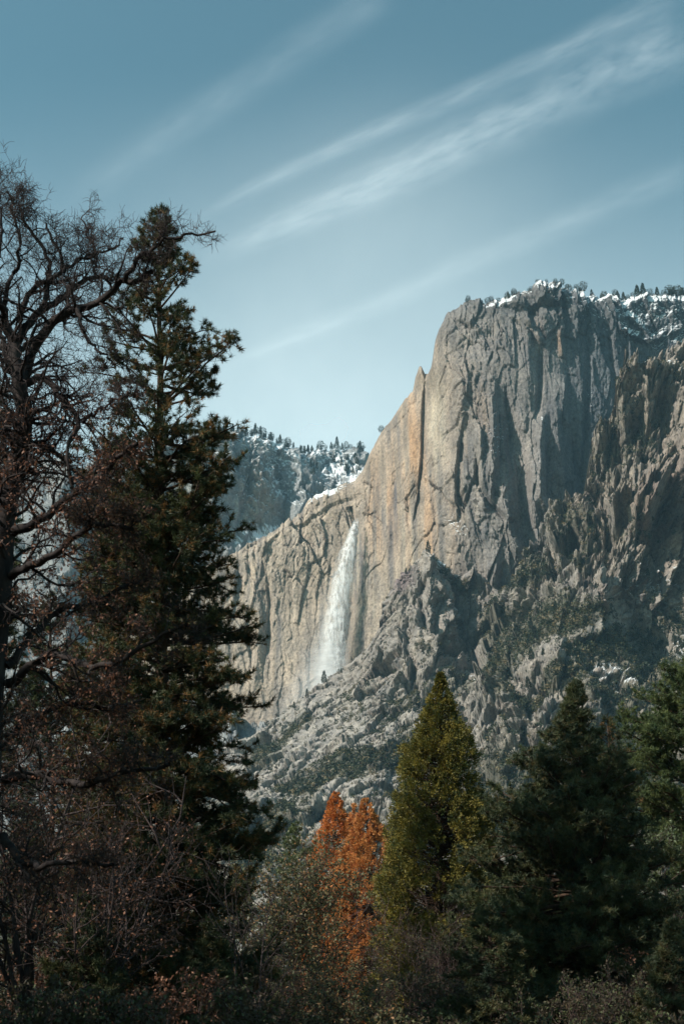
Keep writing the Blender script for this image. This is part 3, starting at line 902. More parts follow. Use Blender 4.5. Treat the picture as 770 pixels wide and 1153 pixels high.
def shrub(name, label, group, px, Y, H, spread, seed, twig, leafmat=None, nleaf=0, leaf=(0.11, 0.07), stems=7, cat='shrub', per1=7, per2=6, trunk_h=0.0, r0=0.04, up=0.06, leaf_from=0.0, twigname='trunk', wig=0.16):
    """many-stemmed shrub or small broadleaved tree: stems, branches, twigs and (if any) leaves"""
    r = RS(seed)
    H = H + 0.058 * Y
    base = np.array([W(px, 1152, Y)[0], Y, 0.0])
    root = thing(name, label, cat, base, group)
    a = r.rand(stems) * 2 * math.pi
    D = np.stack([np.cos(a) * spread, np.sin(a) * spread, np.ones(stems)], -1) * (0.5 + r.rand(stems, 1)) + np.array([0, 0, 0.4])
    st = np.stack([np.cos(a) * 0.12, np.sin(a) * 0.12, np.full(stems, -0.1)], -1)
    tb = MB()
    if trunk_h:
        TP, TR = trunk_path(np.array([0, 0, -0.2]), np.array([r.randn() * 0.2, 0, trunk_h]), r0 * 1.6, r0, 8, 0.03, r)
        tb.tubes(TP[None], TR[None], 7)
        i = r.randint(4, 9, stems)
        st = TP[i]
    L0 = (H - trunk_h * 0.8) * (0.7 + 0.35 * r.rand(stems))
    S0 = grow(st, D, L0, 7, wig, up, r)
    R0 = r0 * np.linspace(1, 0.2, 8)[None] * np.ones((stems, 1))
    tb.tubes(S0, R0, 5)
    p1, t1, _, i1, tt = sample_paths(S0, R0, per1, r, 0.2, 1)
    S1 = grow(p1, side_dirs(t1, r, 0.75), L0[i1] * 0.38 * (1.2 - 0.7 * tt), 4, 0.2, up * 1.3, r)
    R1 = np.linspace(r0 * 0.4, r0 * 0.12, 5)[None] * np.ones((len(S1), 1))
    tb.tubes(S1, R1, 4)
    p2, t2, _, i2, tt2 = sample_paths(S1, R1, per2, r, 0.2, 1)
    S2 = grow(p2, side_dirs(t2, r, 0.8), L0[i1][i2] * 0.15, 3, 0.22, up, r)
    tb.tubes(S2, np.linspace(max(r0 * 0.16, 0.007), 0.005, 4)[None] * np.ones((len(S2), 1)), 3)
    tb.build(twigname, twig, root, shade=True)
    if nleaf:
        C, T, _, _, _ = sample_paths(S2, np.ones((len(S2), 4)), nleaf, r, 0.1, 1)
        C = C + r.randn(len(C), 3) * 0.05 * H / 5
        if leaf_from:
            C = C[C[:, 2] < leaf_from]
        D3 = norm(r.randn(len(C), 3) + np.array([0, 0, 0.1]))
        cb = MB()
        cb.blades(C, D3, leaf[0] * (0.6 + 0.8 * r.rand(len(C))), leaf[1], r, quad=True)
        cb.build('crown', leafmat, root)
    return root


# --- tall pine on the left
conifer('pine_tree', 'tall open-crowned pine beside the bare oak, its top clear against the sky', None, 192, 181, 236, 46,
        [(236, 4, 4), (262, 30, 26), (300, 44, 42), (340, 60, 64), (380, 74, 72), (425, 86, 106), (450, 84, 108), (490, 82, 104), (540, 90, 100), (600, 94, 100), (700, 98, 104), (800, 98, 106), (900, 100, 110), (1000, 104, 112), (1190, 110, 114)],
        600, MAT['pine_dark'], MAT['pine_bark'], 21, blade=(0.23, 0.034), per_tuft=18, sub=2.3, tuft_step=0.26, r0=0.40, gaps=0.15, tuft_min=0.22, dens=([0, 0.05, 0.15, 1], [0, 0.08, 0.34, 1]))
# --- olive pine behind it
conifer('pine_tree', 'olive and brown tinged pine half hidden behind the bare oak and the tall pine', None, 118, 128, 560, 56,
        [(560, 4, 4), (610, 26, 30), (700, 44, 44), (800, 52, 52), (900, 58, 56), (1000, 60, 60), (1190, 60, 60)],
        340, MAT['pine_olive'], MAT['pine_bark'], 22, blade=(0.26, 0.04), per_tuft=16, sub=2.2, r0=0.28)
conifer('pine_tree', 'dark conifer at the left edge behind the oak trunk', None, -14, -8, 415, 60,
        [(415, 3, 3), (470, 22, 26), (560, 30, 34), (700, 40, 44), (850, 60, 62), (1000, 76, 80), (1190, 80, 90)],
        300, MAT['pine_blue'], MAT['pine_bark'], 23, blade=(0.28, 0.045), per_tuft=15, sub=2.0, r0=0.3, gaps=0.2)
conifer('pine_tree', 'dark pine filling the gap behind the bare oak, lower than the olive pine', None, 60, 58, 668, 68,
        [(668, 4, 4), (720, 26, 24), (800, 40, 36), (900, 50, 46), (1000, 58, 50), (1190, 64, 58)],
        240, MAT['pine_blue'], MAT['pine_bark'], 29, blade=(0.28, 0.045), per_tuft=14, sub=2.0, r0=0.25)
# --- right hand side
conifer('pine_tree', 'broad dark pine to the right of the golden cedar, ragged at its top', None, 640, 647, 768, 62,
        [(768, 3, 3), (790, 13, 14), (830, 34, 30), (860, 58, 50), (900, 90, 72), (950, 116, 90), (1000, 126, 108), (1060, 140, 126), (1190, 150, 140)],
        440, MAT['pine_blue'], MAT['pine_bark'], 24, blade=(0.27, 0.042), per_tuft=17, sub=2.4, r0=0.32, up=0.12, tuft_min=0.3, gaps=0.2)
conifer('pine_tree', 'small dark pine whose tip stands just right of the broad dark pine', None, 690, 683, 805, 68,
        [(805, 3, 3), (850, 20, 22), (900, 34, 34), (1000, 50, 50), (1190, 60, 60)],
        160, MAT['pine_dark'], MAT['pine_bark'], 25, blade=(0.23, 0.032), per_tuft=14, sub=2.0, r0=0.22)
conifer('pine_tree', 'dark pine mostly hidden right behind the broad dark pine', None, 606, 607, 900, 92,
        [(900, 3, 3), (940, 26, 26), (1000, 50, 50), (1080, 64, 66), (1190, 70, 74)],
        240, MAT['pine_blue'], MAT['pine_bark'], 30, blade=(0.34, 0.06), per_tuft=13, sub=2.0, r0=0.25)
conifer('pine_tree', 'sunlit green pine cut off by the right edge of the picture', None, 782, 786, 735, 82,
        [(735, 6, 6), (770, 40, 30), (810, 78, 50), (860, 92, 70), (920, 94, 80), (1000, 76, 86), (1190, 76, 90)],
        360, MAT['pine_green'], MAT['pine_bark'], 26, blade=(0.30, 0.048), per_tuft=14, sub=2.2, r0=0.34, tuft_min=0.3)
conifer('pine_tree', 'young green pine low between the tall pine and the rust coloured cedars', None, 330, 333, 926, 96,
        [(926, 3, 3), (960, 18, 18), (1000, 26, 26), (1060, 32, 32), (1190, 36, 36)],
        140, MAT['pine_green'], MAT['pine_bark'], 27, blade=(0.24, 0.04), per_tuft=12, sub=2.2, r0=0.16)
conifer('pine_tree', 'small dark pine low behind the right-hand rust coloured cedar', None, 440, 438, 950, 130,
        [(950, 3, 3), (990, 16, 16), (1050, 24, 24), (1190, 26, 26)],
        70, MAT['pine_green'], MAT['pine_bark'], 28, blade=(0.30, 0.05), per_tuft=11, sub=2.0, r0=0.16)

for (bp_, tp_, ty_, Yp, pw, lab, sd) in [(548, 549, 1010, 50, 60, 'young dark pine in front of the golden green cedar on its right', 61), 
                                       (758, 757, 1040, 44, 60, 'young dark pine in the bottom right corner', 64), (236, 236, 1040, 40, 56, 'young dark pine at the foot of the tall pine', 65),
                                       (95, 96, 1010, 38, 60, 'young dark pine in the undergrowth below the bare oak', 66)]:
    conifer('pine_tree', lab, None, bp_, tp_, ty_, Yp, [(ty_, 3, 3), (ty_ + 25, pw * .2, pw * .2), (ty_ + 70, pw * .55, pw * .55), (1200, pw * 1.1, pw * 1.1)], 110, MAT['pine_blue'], MAT['pine_bark'], sd,
            blade=(0.20, 0.034), per_tuft=16, sub=3.0, r0=0.12, tuft_min=0.25)

# --- cedars
spray_tree('cedar_tree', 'tall golden green cedar of even cone shape, lit on its left side', None, 492, 496, 757, 78,
           [(757, 2), (772, 8), (790, 15), (815, 26), (850, 39), (900, 50), (960, 60), (1060, 71), (1190, 78)], 5600, 44, MAT['cedar'], MAT['pine_bark'], 31, blade=(0.19, 0.065), clump=0.31, lump=0.16, inner=0.35)
spray_tree('cedar_tree', 'dead rust orange cedar, narrow and pointed, left of its paler twin', None, 371, 378, 892, 118,
           [(892, 3), (910, 10), (935, 19), (970, 29), (1010, 37), (1060, 42), (1180, 44)], 2300, 42, MAT['orange'], MAT['pine_bark'], 32, blade=(0.22, 0.09), clump=0.30, lump=0.09, inner=0.3)
spray_tree('cedar_tree', 'pale rust orange dead cedar beside the golden green cedar', None, 419, 412, 899, 114,
           [(899, 3), (920, 12), (945, 22), (980, 36), (1020, 48), (1060, 52), (1180, 44)], 2300, 42, MAT['orange_pale'], MAT['pine_bark'], 33, blade=(0.22, 0.09), clump=0.30, lump=0.09, inner=0.3)
spray_tree('cedar_tree', 'small rust orange cedar top squeezed between the two larger dead cedars', None, 396, 398, 905, 121,
           [(905, 2), (930, 7), (960, 12), (1000, 18), (1060, 22)], 300, 55, MAT['orange_pale'], MAT['pine_bark'], 34, blade=(0.26, 0.09), clump=0.4, lump=0.2)

# ------------------------------------------------------------------ the bare oak at the left edge
OY = 30.0
ok = RS(41)
obase = np.array([W(6, 1152, OY)[0], OY, 0.0])
oak = thing('oak_tree', 'gnarled bare oak with black limbs against the sky and brown leaves low down, left edge', 'oak tree', obase)
#  px py polyline, start and end radius in px, depth offset at start and end
LIMBS = [
    ([(-22, 1120), (-18, 960), (-10, 800), (0, 650), (10, 560), (24, 505), (30, 478), (27, 454), (20, 419), (16, 392)], 21, 12, 0, 0),
    ([(17, 395), (8, 372), (4, 345), (-8, 335), (-30, 300)], 10, 4, 0, -1.5),
    ([(24, 440), (33, 400), (45, 378), (62, 362), (80, 350), (98, 346), (112, 338), (128, 326), (142, 317), (158, 314), (172, 306)], 10, 4, 0, -1.8),
    ([(20, 385), (36, 358), (52, 346), (64, 340), (76, 326), (90, 316), (105, 312), (120, 312), (134, 317)], 8, 3, 0, 1.4),
    ([(22, 360), (30, 336), (40, 322), (56, 314), (72, 307), (69, 284), (58, 267), (50, 250)], 6, 2, 0.2, 1.0),
    ([(50, 344), (54, 315), (60, 300), (40, 268), (28, 250), (22, 230)], 5, 2, 0.4, -0.6),
    ([(72, 307), (84, 294), (104, 288), (126, 282), (140, 268)], 3.5, 1.4, 0.5, 1.6),
    ([(141, 317), (154, 296), (170, 280), (190, 268), (212, 264), (240, 263)], 5, 1.5, -1.2, -2.6),
    ([(88, 348), (92, 368), (102, 384), (116, 398), (128, 408)], 4, 1.6, -0.8, -1.6),
    ([(30, 432), (44, 424), (56, 428), (68, 446), (84, 464), (94, 478), (76, 494), (78, 530), (84, 560)], 7, 3, -0.3, -2.0),
    ([(94, 476), (110, 462), (130, 450), (150, 446)], 3, 1.2, -1.2, -2.4),
    ([(14, 400), (6, 388), (0, 372), (-14, 350)], 7, 3, 0, 1.0),
    ([(4, 345), (10, 318), (22, 298), (24, 270), (14, 240), (10, 215)], 5, 1.6, -0.3, -1.4),
    ([(-8, 335), (-4, 300), (4, 270), (0, 240), (-4, 205)], 5, 1.6, -0.6, 0.8),
    ([(105, 312), (110, 290), (98, 262), (92, 244)], 3, 1.2, 0.8, 1.6),
    ([(14, 600), (40, 590), (70, 565), (100, 545), (130, 520), (152, 500)], 9, 3, 0, -2.2),
    ([(10, 650), (30, 640), (60, 625), (90, 600), (112, 590), (150, 596)], 8, 3, 0, -3.0),
    ([(8, 770), (30, 752), (62, 735), (98, 752), (132, 748), (176, 716), (210, 700)], 8, 2.4, 0, -2.8),
    ([(8, 750), (34, 720), (60, 690), (100, 680), (140, 660), (180, 650)], 7, 2.2, 0, 2.0),
    ([(6, 880), (36, 870), (66, 879), (94, 884), (122, 876), (150, 867), (190, 862)], 9, 2.6, 0, -3.0),
    ([(4, 940), (20, 968), (50, 976), (90, 970), (130, 976)], 7, 2.4, 0, -2.4),
    ([(14, 560), (-6, 530), (-20, 500)], 8, 4, 0, 1.0),
    ([(22, 510), (40, 500), (60, 506), (92, 540), (120, 560)], 6, 2, 0, 1.8),
    ([(8, 830), (40, 806), (80, 790), (120, 800), (160, 790)], 6, 2, 0, 1.4),
]
ob = MB()
paths, rads = [], []
for pts, ra, rb_, ya, yb in LIMBS:
    p = np.array(pts, float)
    n_ = len(p)
    t = np.linspace(0, 1, n_)
    k = 18
    ti = np.linspace(0, 1, k)
    # smooth the traced line
    q = np.stack([np.interp(ti, t, p[:, 0]), np.interp(ti, t, p[:, 1])], -1)
    q[1:-1] = (q[:-2] + 2 * q[1:-1] + q[2:]) / 4
    Yv = OY + ya + (yb - ya) * ti + np.cumsum(ok.randn(k) * 0.10)
    Pw = W(q[:, 0], q[:, 1], Yv) - obase
    Pw[1:] += ok.randn(k - 1, 3) * 0.035
    paths.append(Pw)
    rads.append((ra + (rb_ - ra) * ti ** 0.8) * sc(OY) * 0.72)
paths[0][0, 2] = -0.3
LP, LR = np.stack(paths), np.stack(rads)
ob.tubes(LP, LR, 9)
wlen = np.linalg.norm(LP[:, 1:] - LP[:, :-1], axis=2).sum(1)
nper = (wlen * 2.7).astype(int) + 4
nper[0] = 90
rep = np.repeat(np.arange(len(LP)), nper)
p1, t1, r1, _, tt1 = sample_paths(LP[rep], LR[rep], 1, ok, 0.12, 1.0)
l1 = (0.55 + 0.24 * wlen[rep]) * (1.15 - 0.55 * tt1) * (0.55 + 0.7 * ok.rand(len(rep)))
l1 = np.minimum(l1, 2.3) * np.where(W(150, 300, OY)[0] - obase[0] < p1[:, 0], 0.6, 1.0)
S1 = grow(p1, side_dirs(t1, ok, 0.8), l1, 7, 0.30, 0.06, ok)
R1 = np.minimum(np.maximum(r1 * 0.42, 0.014), 0.06)[:, None] * np.linspace(1, 0.25, 8)[None]
ob.tubes(S1, R1, 5)
p2, t2, r2, i2, tt2 = sample_paths(S1, R1, 8, ok, 0.15, 1.0)
l2 = l1[i2] * (0.28 + 0.25 * ok.rand(len(i2)))
S2 = grow(p2, side_dirs(t2, ok, 0.85), l2, 5, 0.30, 0.05, ok)
R2 = np.clip(r2 * 0.5, 0.007, 0.02)[:, None] * np.linspace(1, 0.4, 6)[None]
tw = MB()
tw.tubes(S2, R2, 4)
p3, t3, r3, i3, tt3 = sample_paths(S2, R2, 6, ok, 0.2, 1.0)
l3 = 0.16 + 0.30 * ok.rand(len(i3))
S3 = grow(p3, side_dirs(t3, ok, 0.8), l3, 3, 0.28, 0.05, ok)
tw.tubes(S3, np.linspace(0.0068, 0.0035, 4)[None] * np.ones((len(S3), 1)), 3)
ob.build('trunk', MAT['oak_bark'], oak, shade=True)
twigs = tw.build('twigs', MAT['oak_twig'], oak, shade=True)
# dead leaves on the lower limbs
C, T, _, _, _ = sample_paths(S3, np.ones((len(S3), 4)), 3, ok, 0.35, 1.0)
zc = C[:, 2]
zl = W(50, 500, OY)[2]
twr = np.repeat(ok.rand(len(S2))[i3] ** 1.3, 3) * 3.4
keep = ok.rand(len(C)) < twr * smooth(zl + 1.0, zl - 2.0, zc) * (0.35 + 0.65 * smooth(-0.1, 0.3, fbm(C[:, 0] * 0.8, C[:, 1] * 0.8, zc * 0.8, 2, 5))) * smooth(5.0, 2.2, C[:, 0])
C = C[keep]
lb = MB()
lb.blades(C, norm(ok.randn(len(C), 3) + np.array([0, 0, -0.5])), 0.10 * (0.6 + 0.8 * ok.rand(len(C))), 0.055, ok, quad=True)
lb.build('leaves', MAT['dead_leaf'], oak)

# ------------------------------------------------------------------ small trees and shrubs of the valley floor
shrub('bare_tree', 'slender bare tree with thin dark stems just right of the tall pine', None, 284, 40, 5.6, 0.20, 51, MAT['oak_twig'], None, 0, stems=3, cat='bare tree', per1=9, per2=5, r0=0.055, up=0.16, wig=0.09)
shrub('leafy_tree', 'sage green broadleaved tree between the tall pine and the rust coloured cedars', None, 318, 88, 9.6, 0.42, 52, MAT['purple_twig'], MAT['sage_leaf'], 16, (0.24, 0.14), 12, 'tree', 11, 8, 1.5, 0.09)
shrub('leafy_tree', 'silvery green broadleaved tree between the broad dark pine and the sunlit pine', None, 742, 76, 9.5, 0.35, 53, MAT['purple_twig'], MAT['silver_leaf'], 10, (0.17, 0.10), 9, 'tree', 9, 7, 1.5, 0.08)
shrub('shrub', 'grey green shrub right under the rust coloured cedars', None, 385, 84, 1.6, 0.8, 54, MAT['purple_twig'], MAT['sage_leaf'], 8, (0.16, 0.10), 9, per1=8, per2=7)
shrub('shrub', 'bare purple brown shrub at the foot of the golden green cedar', None, 482, 60, 4.0, 0.75, 55, MAT['purple_twig'], MAT['brown_leaf'], 1, (0.10, 0.06), 14, per1=12, per2=9, r0=0.03)
shrub('shrub', 'rust brown leaved shrub left of the dead cedars', None, 340, 100, 3.0, 0.6, 56, MAT['purple_twig'], MAT['dead_leaf'], 6, (0.18, 0.11), 8, per1=8, per2=7)
shrub('shrub', 'green and brown shrub below the young green pine', None, 318, 62, 4.6, 0.8, 57, MAT['purple_twig'], MAT['sage_leaf'], 7, (0.14, 0.08), 9, per1=8, per2=7)
fill = [(30, 26, 2.6, 'brown_leaf'), (110, 27, 2.2, 'brown_leaf'), (190, 28, 2.4, 'brown_leaf'), (265, 30, 2.2, 'brown_leaf'), (340, 32, 2.0, 'brown_leaf'), (410, 34, 2.0, 'sage_leaf'), (480, 34, 1.6, 'brown_leaf'), (570, 32, 1.2, 'brown_leaf'), (650, 32, 1.2, 'sage_leaf'), (725, 30, 1.2, 'brown_leaf'), (60, 44, 3.4, 'dead_leaf'), (120, 38, 2.4, 'brown_leaf'), (20, 36, 3.0, 'brown_leaf'), (180, 50, 3.2, 'brown_leaf'), (240, 56, 3.4, 'sage_leaf'), (205, 36, 2.2, 'dead_leaf'), (90, 60, 5.2, 'dead_leaf'),
        (275, 66, 4.2, 'dead_leaf'), (345, 54, 3.2, 'brown_leaf'), (415, 66, 2.4, 'sage_leaf'), (390, 46, 2.4, 'sage_leaf'), (445, 52, 2.8, 'brown_leaf'), (525, 54, 3.0, 'brown_leaf'),
        (600, 50, 2.4, 'brown_leaf'), (660, 46, 2.3, 'brown_leaf'), (715, 52, 3.0, 'brown_leaf'), (755, 56, 5.0, 'dead_leaf'), (300, 44, 2.4, 'brown_leaf'), (-20, 50, 5.0, 'brown_leaf'),
        (430, 110, 6.0, 'sage_leaf'), (300, 120, 7.0, 'brown_leaf'), (700, 100, 6.0, 'sage_leaf'), (560, 110, 6.0, 'sage_leaf'), (150, 90, 6.5, 'sage_leaf'), (40, 95, 7.0, 'brown_leaf'), (520, 84, 5.0, 'brown_leaf'), (640, 96, 6.0, 'sage_leaf')]
BUSHLAB = {'dead_leaf': 'low shrub with reddish dead leaves in the undergrowth at the bottom', 'brown_leaf': 'low brown leaved shrub in the undergrowth at the bottom', 'sage_leaf': 'low grey green shrub in the undergrowth at the bottom'}
for i, (px, Y, h, lf) in enumerate(fill):
    h = h * ((0.15 if Y < 36 else 0.42) if px > 290 else 0.5)
    shrub('shrub', BUSHLAB[lf], {'dead_leaf': 'reddish undergrowth shrubs', 'brown_leaf': 'brown undergrowth shrubs', 'sage_leaf': 'grey green undergrowth shrubs'}[lf], px, Y, h, 0.9, 100 + i, MAT['purple_twig'], MAT[lf], 7, (0.10 + Y * 0.0006, 0.07), 9, per1=7, per2=6, r0=0.03)

shrub('oak_tree', 'smaller oak full of reddish brown dead leaves behind the trunk of the bare oak', None, 38, 40, 11.0, 0.5, 58, MAT['oak_twig'], MAT['dead_leaf'], 3, (0.12, 0.07), 9, 'oak tree', 12, 10, 2.0, 0.10)
shrub('oak_tree', 'thin young oak with brown leaves between the bare oak and the tall pine', None, 104, 38, 7.0, 0.45, 59, MAT['oak_twig'], MAT['dead_leaf'], 2, (0.11, 0.07), 8, 'oak tree', 12, 9, 2.0, 0.07)
# unseen trees added left of the picture to shade the valley floor in it
src = [o for o in bpy.data.objects if o.parent is None and o.name.startswith('pine_tree')][0]
for i, (x, y, s_) in enumerate([(-23, 23, 0.66), (-27, 32, 0.5), (-30, 40, 0.55), (-25, 14, 0.7), (-38, 34, 0.66), (-37, 47, 0.6), (-33, 25, 0.62), (-44, 56, 0.66), (-20, 34, 0.5), (-21, 16, 0.82), (-24, 22, 0.72), (-18, 8, 1.05), (-14, 1, 1.1), (-9, -6, 1.05), (-36, 8, 0.8), (-30, 1, 1.2)]):
    c = src.copy()
    col.objects.link(c)
    c.location = (x, y, 0)
    c.rotation_euler = (0, 0, 1.3 * i + 0.5)
    c.scale = (s_, s_, s_)
    c['label'] = 'unseen dark pine added left of the bare oak to cast shade'
    c['group'] = 'unseen shade pines added to the left'
    for ch in list(src.children):
        d = ch.copy()
        col.objects.link(d)
        d.parent = c


# ------------------------------------------------------------------ trees and brush of the mountain
def small_conifer_mesh(seed, round_=False):
    r = RS(seed)
    mb = MB()
    mb.tubes(np.array([[[0, 0, -0.12], [0, 0, 0.5], [0, 0, 1.0]]]), np.array([[0.022, 0.016, 0.004]]), 5, mi=1)
    n = 520
    t = r.rand(n) ** 0.75
    z = 1.0 - 0.86 * t
    if round_:
        rad = 0.40 * np.sqrt(np.clip(1 - ((z - 0.55) / 0.47) ** 2, 0.02, 1))
    else:
        rad = 0.03 + 0.20 * t ** 0.8
    a = r.rand(n) * 2 * math.pi
    lum = 1 + 0.5 * fbm(np.cos(a) * 1.5 + seed, np.sin(a) * 1.5, z * 5, 2, seed)
    rr = rad * lum * (0.35 + 0.65 * r.rand(n) ** 0.5)
    C = np.stack([rr * np.cos(a), rr * np.sin(a), z], -1)
    D = norm(np.stack([np.cos(a), np.sin(a), -0.25 + 0 * a], -1) + r.randn(n, 3) * 0.5)
    mb.blades(C - D * 0.04, D, 0.10, 0.045, r, quad=True)
    me = mb.build('conifer', [MAT['far_needles'], MAT['pine_bark']])
    return me


protos = [small_conifer_mesh(300 + i, i % 3 == 2) for i in range(6)]


def plant(sheet, px, py, hpx, label, group, kind=None, cat='pine tree', name='pine_tree', narrow=1.0, pt=None):
    P = pick(sheet, px, py) if pt is None else pt
    h = hpx * np.linalg.norm(P) / 1320.0
    k = rng.randint(0, 6) if kind is None else kind
    o = protos[k].copy()
    o.name = name
    col.objects.link(o)
    o.location = (float(P[0]), float(P[1]) + 0.06 * h, float(P[2]) - 0.03 * h)
    o.scale = (h * narrow, h * narrow, h)
    o.rotation_euler = (0, 0, rng.rand() * 6.3)
    tag(o, label, cat, group)
    return o


topF = dict(P=FAR['P'][:3], px=FAR['px'][:3], py=FAR['py'][:3])
G = 'pines along the rim above the distant shaded cliff'
for px in np.concatenate([np.linspace(234, 352, 58), np.linspace(353, 412, 16)]) + rng.randn(74) * 1.5:
    plant(topF, px, np.interp(px, [p[0] for p in far_top], [p[1] for p in far_top]), 6 + 10 * rng.rand() ** 1.6, 'small dark pine on the snowy rim above the distant shaded cliff', G, narrow=0.8)
G = 'pines scattered over the snow slope'
for _ in range(18):
    px, py = 350 + 56 * rng.rand(), 514 + 20 * rng.rand()
    plant(FAR, px, py, 6 + 5 * rng.rand(), 'small dark pine on the snow slope above the waterfall', G, narrow=0.9)
topM = dict(P=MAIN['P'][:4], px=MAIN['px'][:4], py=MAIN['py'][:4])
for (px, h, k, lab) in [(525, 5, 2, None), (541, 6, 2, None), (553, 7, 2, 'round dark pine at the left corner of the buttress top'), (561, 6, 2, None), (571, 8, 5, 'wide round pine on the snow patch left of the highest rock of the buttress'),
                        (577, 6, 2, None), (596, 5, 2, None), (604, 4, 5, None), (625, 6, 2, None), (632, 8, 5, 'bushy pine on the highest rock of the buttress top'), (650, 7, 5, None), (656, 12, 2, 'broad bushy pine on the snowy rim right of the highest rock'),
                        (666, 9, 0, None), (680, 11, 5, 'round pine third along the snowy rim from the highest rock'), (695, 12, 0, None), (702, 12, 1, None), (712, 6, 2, None), (718, 15, 0, 'tallest pine of the buttress rim, pointed, on a rocky knob'), (724, 16, 1, 'leaning full pine beside the tallest pine of the buttress rim'),
                        (731, 9, 2, None), (740, 12, 3, None), (746, 7, 2, None), (754, 13, 2, 'full crowned pine near the right end of the snowy rim'), (762, 14, 5, 'dense dark pine at the right end of the snowy rim'), (768, 10, 0, None)]:
    plant(topM, px, 0, h, lab or 'small dark pine among others on the rim of the great buttress', None if lab else 'small pines on the rim of the buttress', k, pt=topM['P'][2, np.argmin(np.abs(topM['px'][2] - px))])
for (px, py, h, lab) in [(482, 619, 15, 'lone slim pine on the tip of the middle rock spur'), (458, 644, 8, 'little pine on the left edge of the middle rock spur'), (363, 768, 17, 'slim pine at the foot of the waterfall'), (345, 784, 12, 'short pine left of the waterfall foot'),
                         (329, 797, 9, 'tiny pine on the slope edge, farther left of the waterfall foot'), (384, 756, 7, 'tiny pine on the slope edge right of the waterfall foot')]:
    plant(SLOPE, px, py, h, lab, None, 0, narrow=0.9)
for px in np.concatenate([520 + 60 * rng.rand(8), 590 + 180 * rng.rand(34)]):
    plant(topM, px, 0, 3 + 7 * rng.rand() ** 1.5, 'small dark pine among others on the rim of the great buttress', 'small pines on the rim of the buttress', rng.choice([2, 5, 2, 0]), pt=topM['P'][rng.randint(0, 4), np.argmin(np.abs(topM['px'][2] - px))])
G = 'conifers rooted on the ledges of the pinnacled ridge'
for _ in range(70):
    px, py = 600 + 168 * rng.rand(), 410 + 240 * rng.rand()
    if py > 640 - 1.35 * (px - 600) + 20:
        plant(SLOPE, px, py, 5 + 6 * rng.rand(), 'small conifer rooted on a ledge of the pinnacled right ridge', G)
plant(MAIN, 427, 484, 9, 'small pine clinging to the left shoulder of the orange wall', None, 2)
G = 'dark conifers among the brush of the shaded right slope'
for _ in range(46):
    px, py = 560 + 210 * rng.rand(), 655 + 150 * rng.rand()
    if veg_density(np.array(px), np.array(py)) > 0.3:
        plant(SLOPE, px, py, 9 + 9 * rng.rand(), 'dark conifer among the brush on the shaded right slope', G, rng.choice([0, 1, 3, 4]))
for p in protos:
    bpy.data.objects.remove(p)

# brush: countless bushes over the slopes
bs = RS(77)
gxs, gys, gP, gn = SLOPE['gx'].ravel(), SLOPE['gy'].ravel(), SLOPE['P'].reshape(-1, 3), SLOPE['n'].reshape(-1, 3)
den = veg_density(gxs, gys)
cl = fbm(gP[:, 0] / 22, gP[:, 1] / 22, gP[:, 2] / 22, 3, 15)
prob = np.clip(den + 0.55 * cl - 0.28, 0, 1) ** 1.3 + 0.10 * (gn[:, 2] > 0.6) * (gxs > 380) * np.clip(cl + 0.3, 0, 1) + 0.02 * (gxs > 300) + 0.16 * np.clip(cl, 0, 1) * (gxs < 540) * (gys > 740)
prob *= (gxs > 225) | (bs.rand(len(gxs)) < 0.5)
NB = 21000
ids = bs.choice(len(gxs), NB, replace=False, p=prob / prob.sum())
Cb, nb_ = gP[ids], gn[ids]
dd = den[ids]
size = (1.5 + 2.9 * bs.rand(NB) ** 1.8) * (0.75 + 0.5 * np.clip(dd, 0, 1))
m = 28
Cm = np.repeat(Cb + nb_ * (size * 0.35)[:, None] + np.array([0, 0, 0.3]) * size[:, None], m, 0)
sz = np.repeat(size, m)[:, None]
off = norm(bs.randn(NB * m, 3)) * (0.55 + 0.45 * bs.rand(NB * m, 1)) * sz
off[:, 2] *= 0.8
Dn = norm(off + bs.randn(NB * m, 3) * 0.8 * sz)
bb = MB()
bb.blades(Cm + off * 0.85, Dn, (0.55 * sz[:, 0] + 0.2), 0.38 * sz[:, 0] + 0.15, bs, rnd=np.repeat(bs.rand(NB) * 0.8, m) + 0.2 * bs.rand(NB * m), quad=True)
# a few on the ledges of the cliffs
tag(bb.build('brush', MAT['brush']), kind='stuff')
mb2 = MB()
gx2, gy2, gP2, gn2 = MAIN['gx'].ravel(), MAIN['gy'].ravel(), MAIN['P'].reshape(-1, 3), MAIN['n'].reshape(-1, 3)
pr2 = (gn2[:, 2] > 0.55) * (0.1 + 1.0 * (gx2 > 500) * (gy2 > 560) + 0.8 * (gy2 < 350) + 0.4 * (gx2 < 420) * (gy2 < 600)) * (gx2 > 225)
ids = bs.choice(len(gx2), 420, replace=False, p=pr2 / pr2.sum())
sz2 = 0.8 + 1.3 * bs.rand(420)
Cm = np.repeat(gP2[ids], 26, 0)
s3 = np.repeat(sz2, 26)[:, None]
off = norm(bs.randn(420 * 26, 3)) * s3
mb2.blades(Cm + off * 0.8 + np.array([0, 0, 0.4]), norm(off + bs.randn(420 * 26, 3) * 0.5), 0.6 * s3[:, 0], 0.4 * s3[:, 0], bs, quad=True)
tag(mb2.build('ledge_brush', MAT['brush']), kind='stuff')

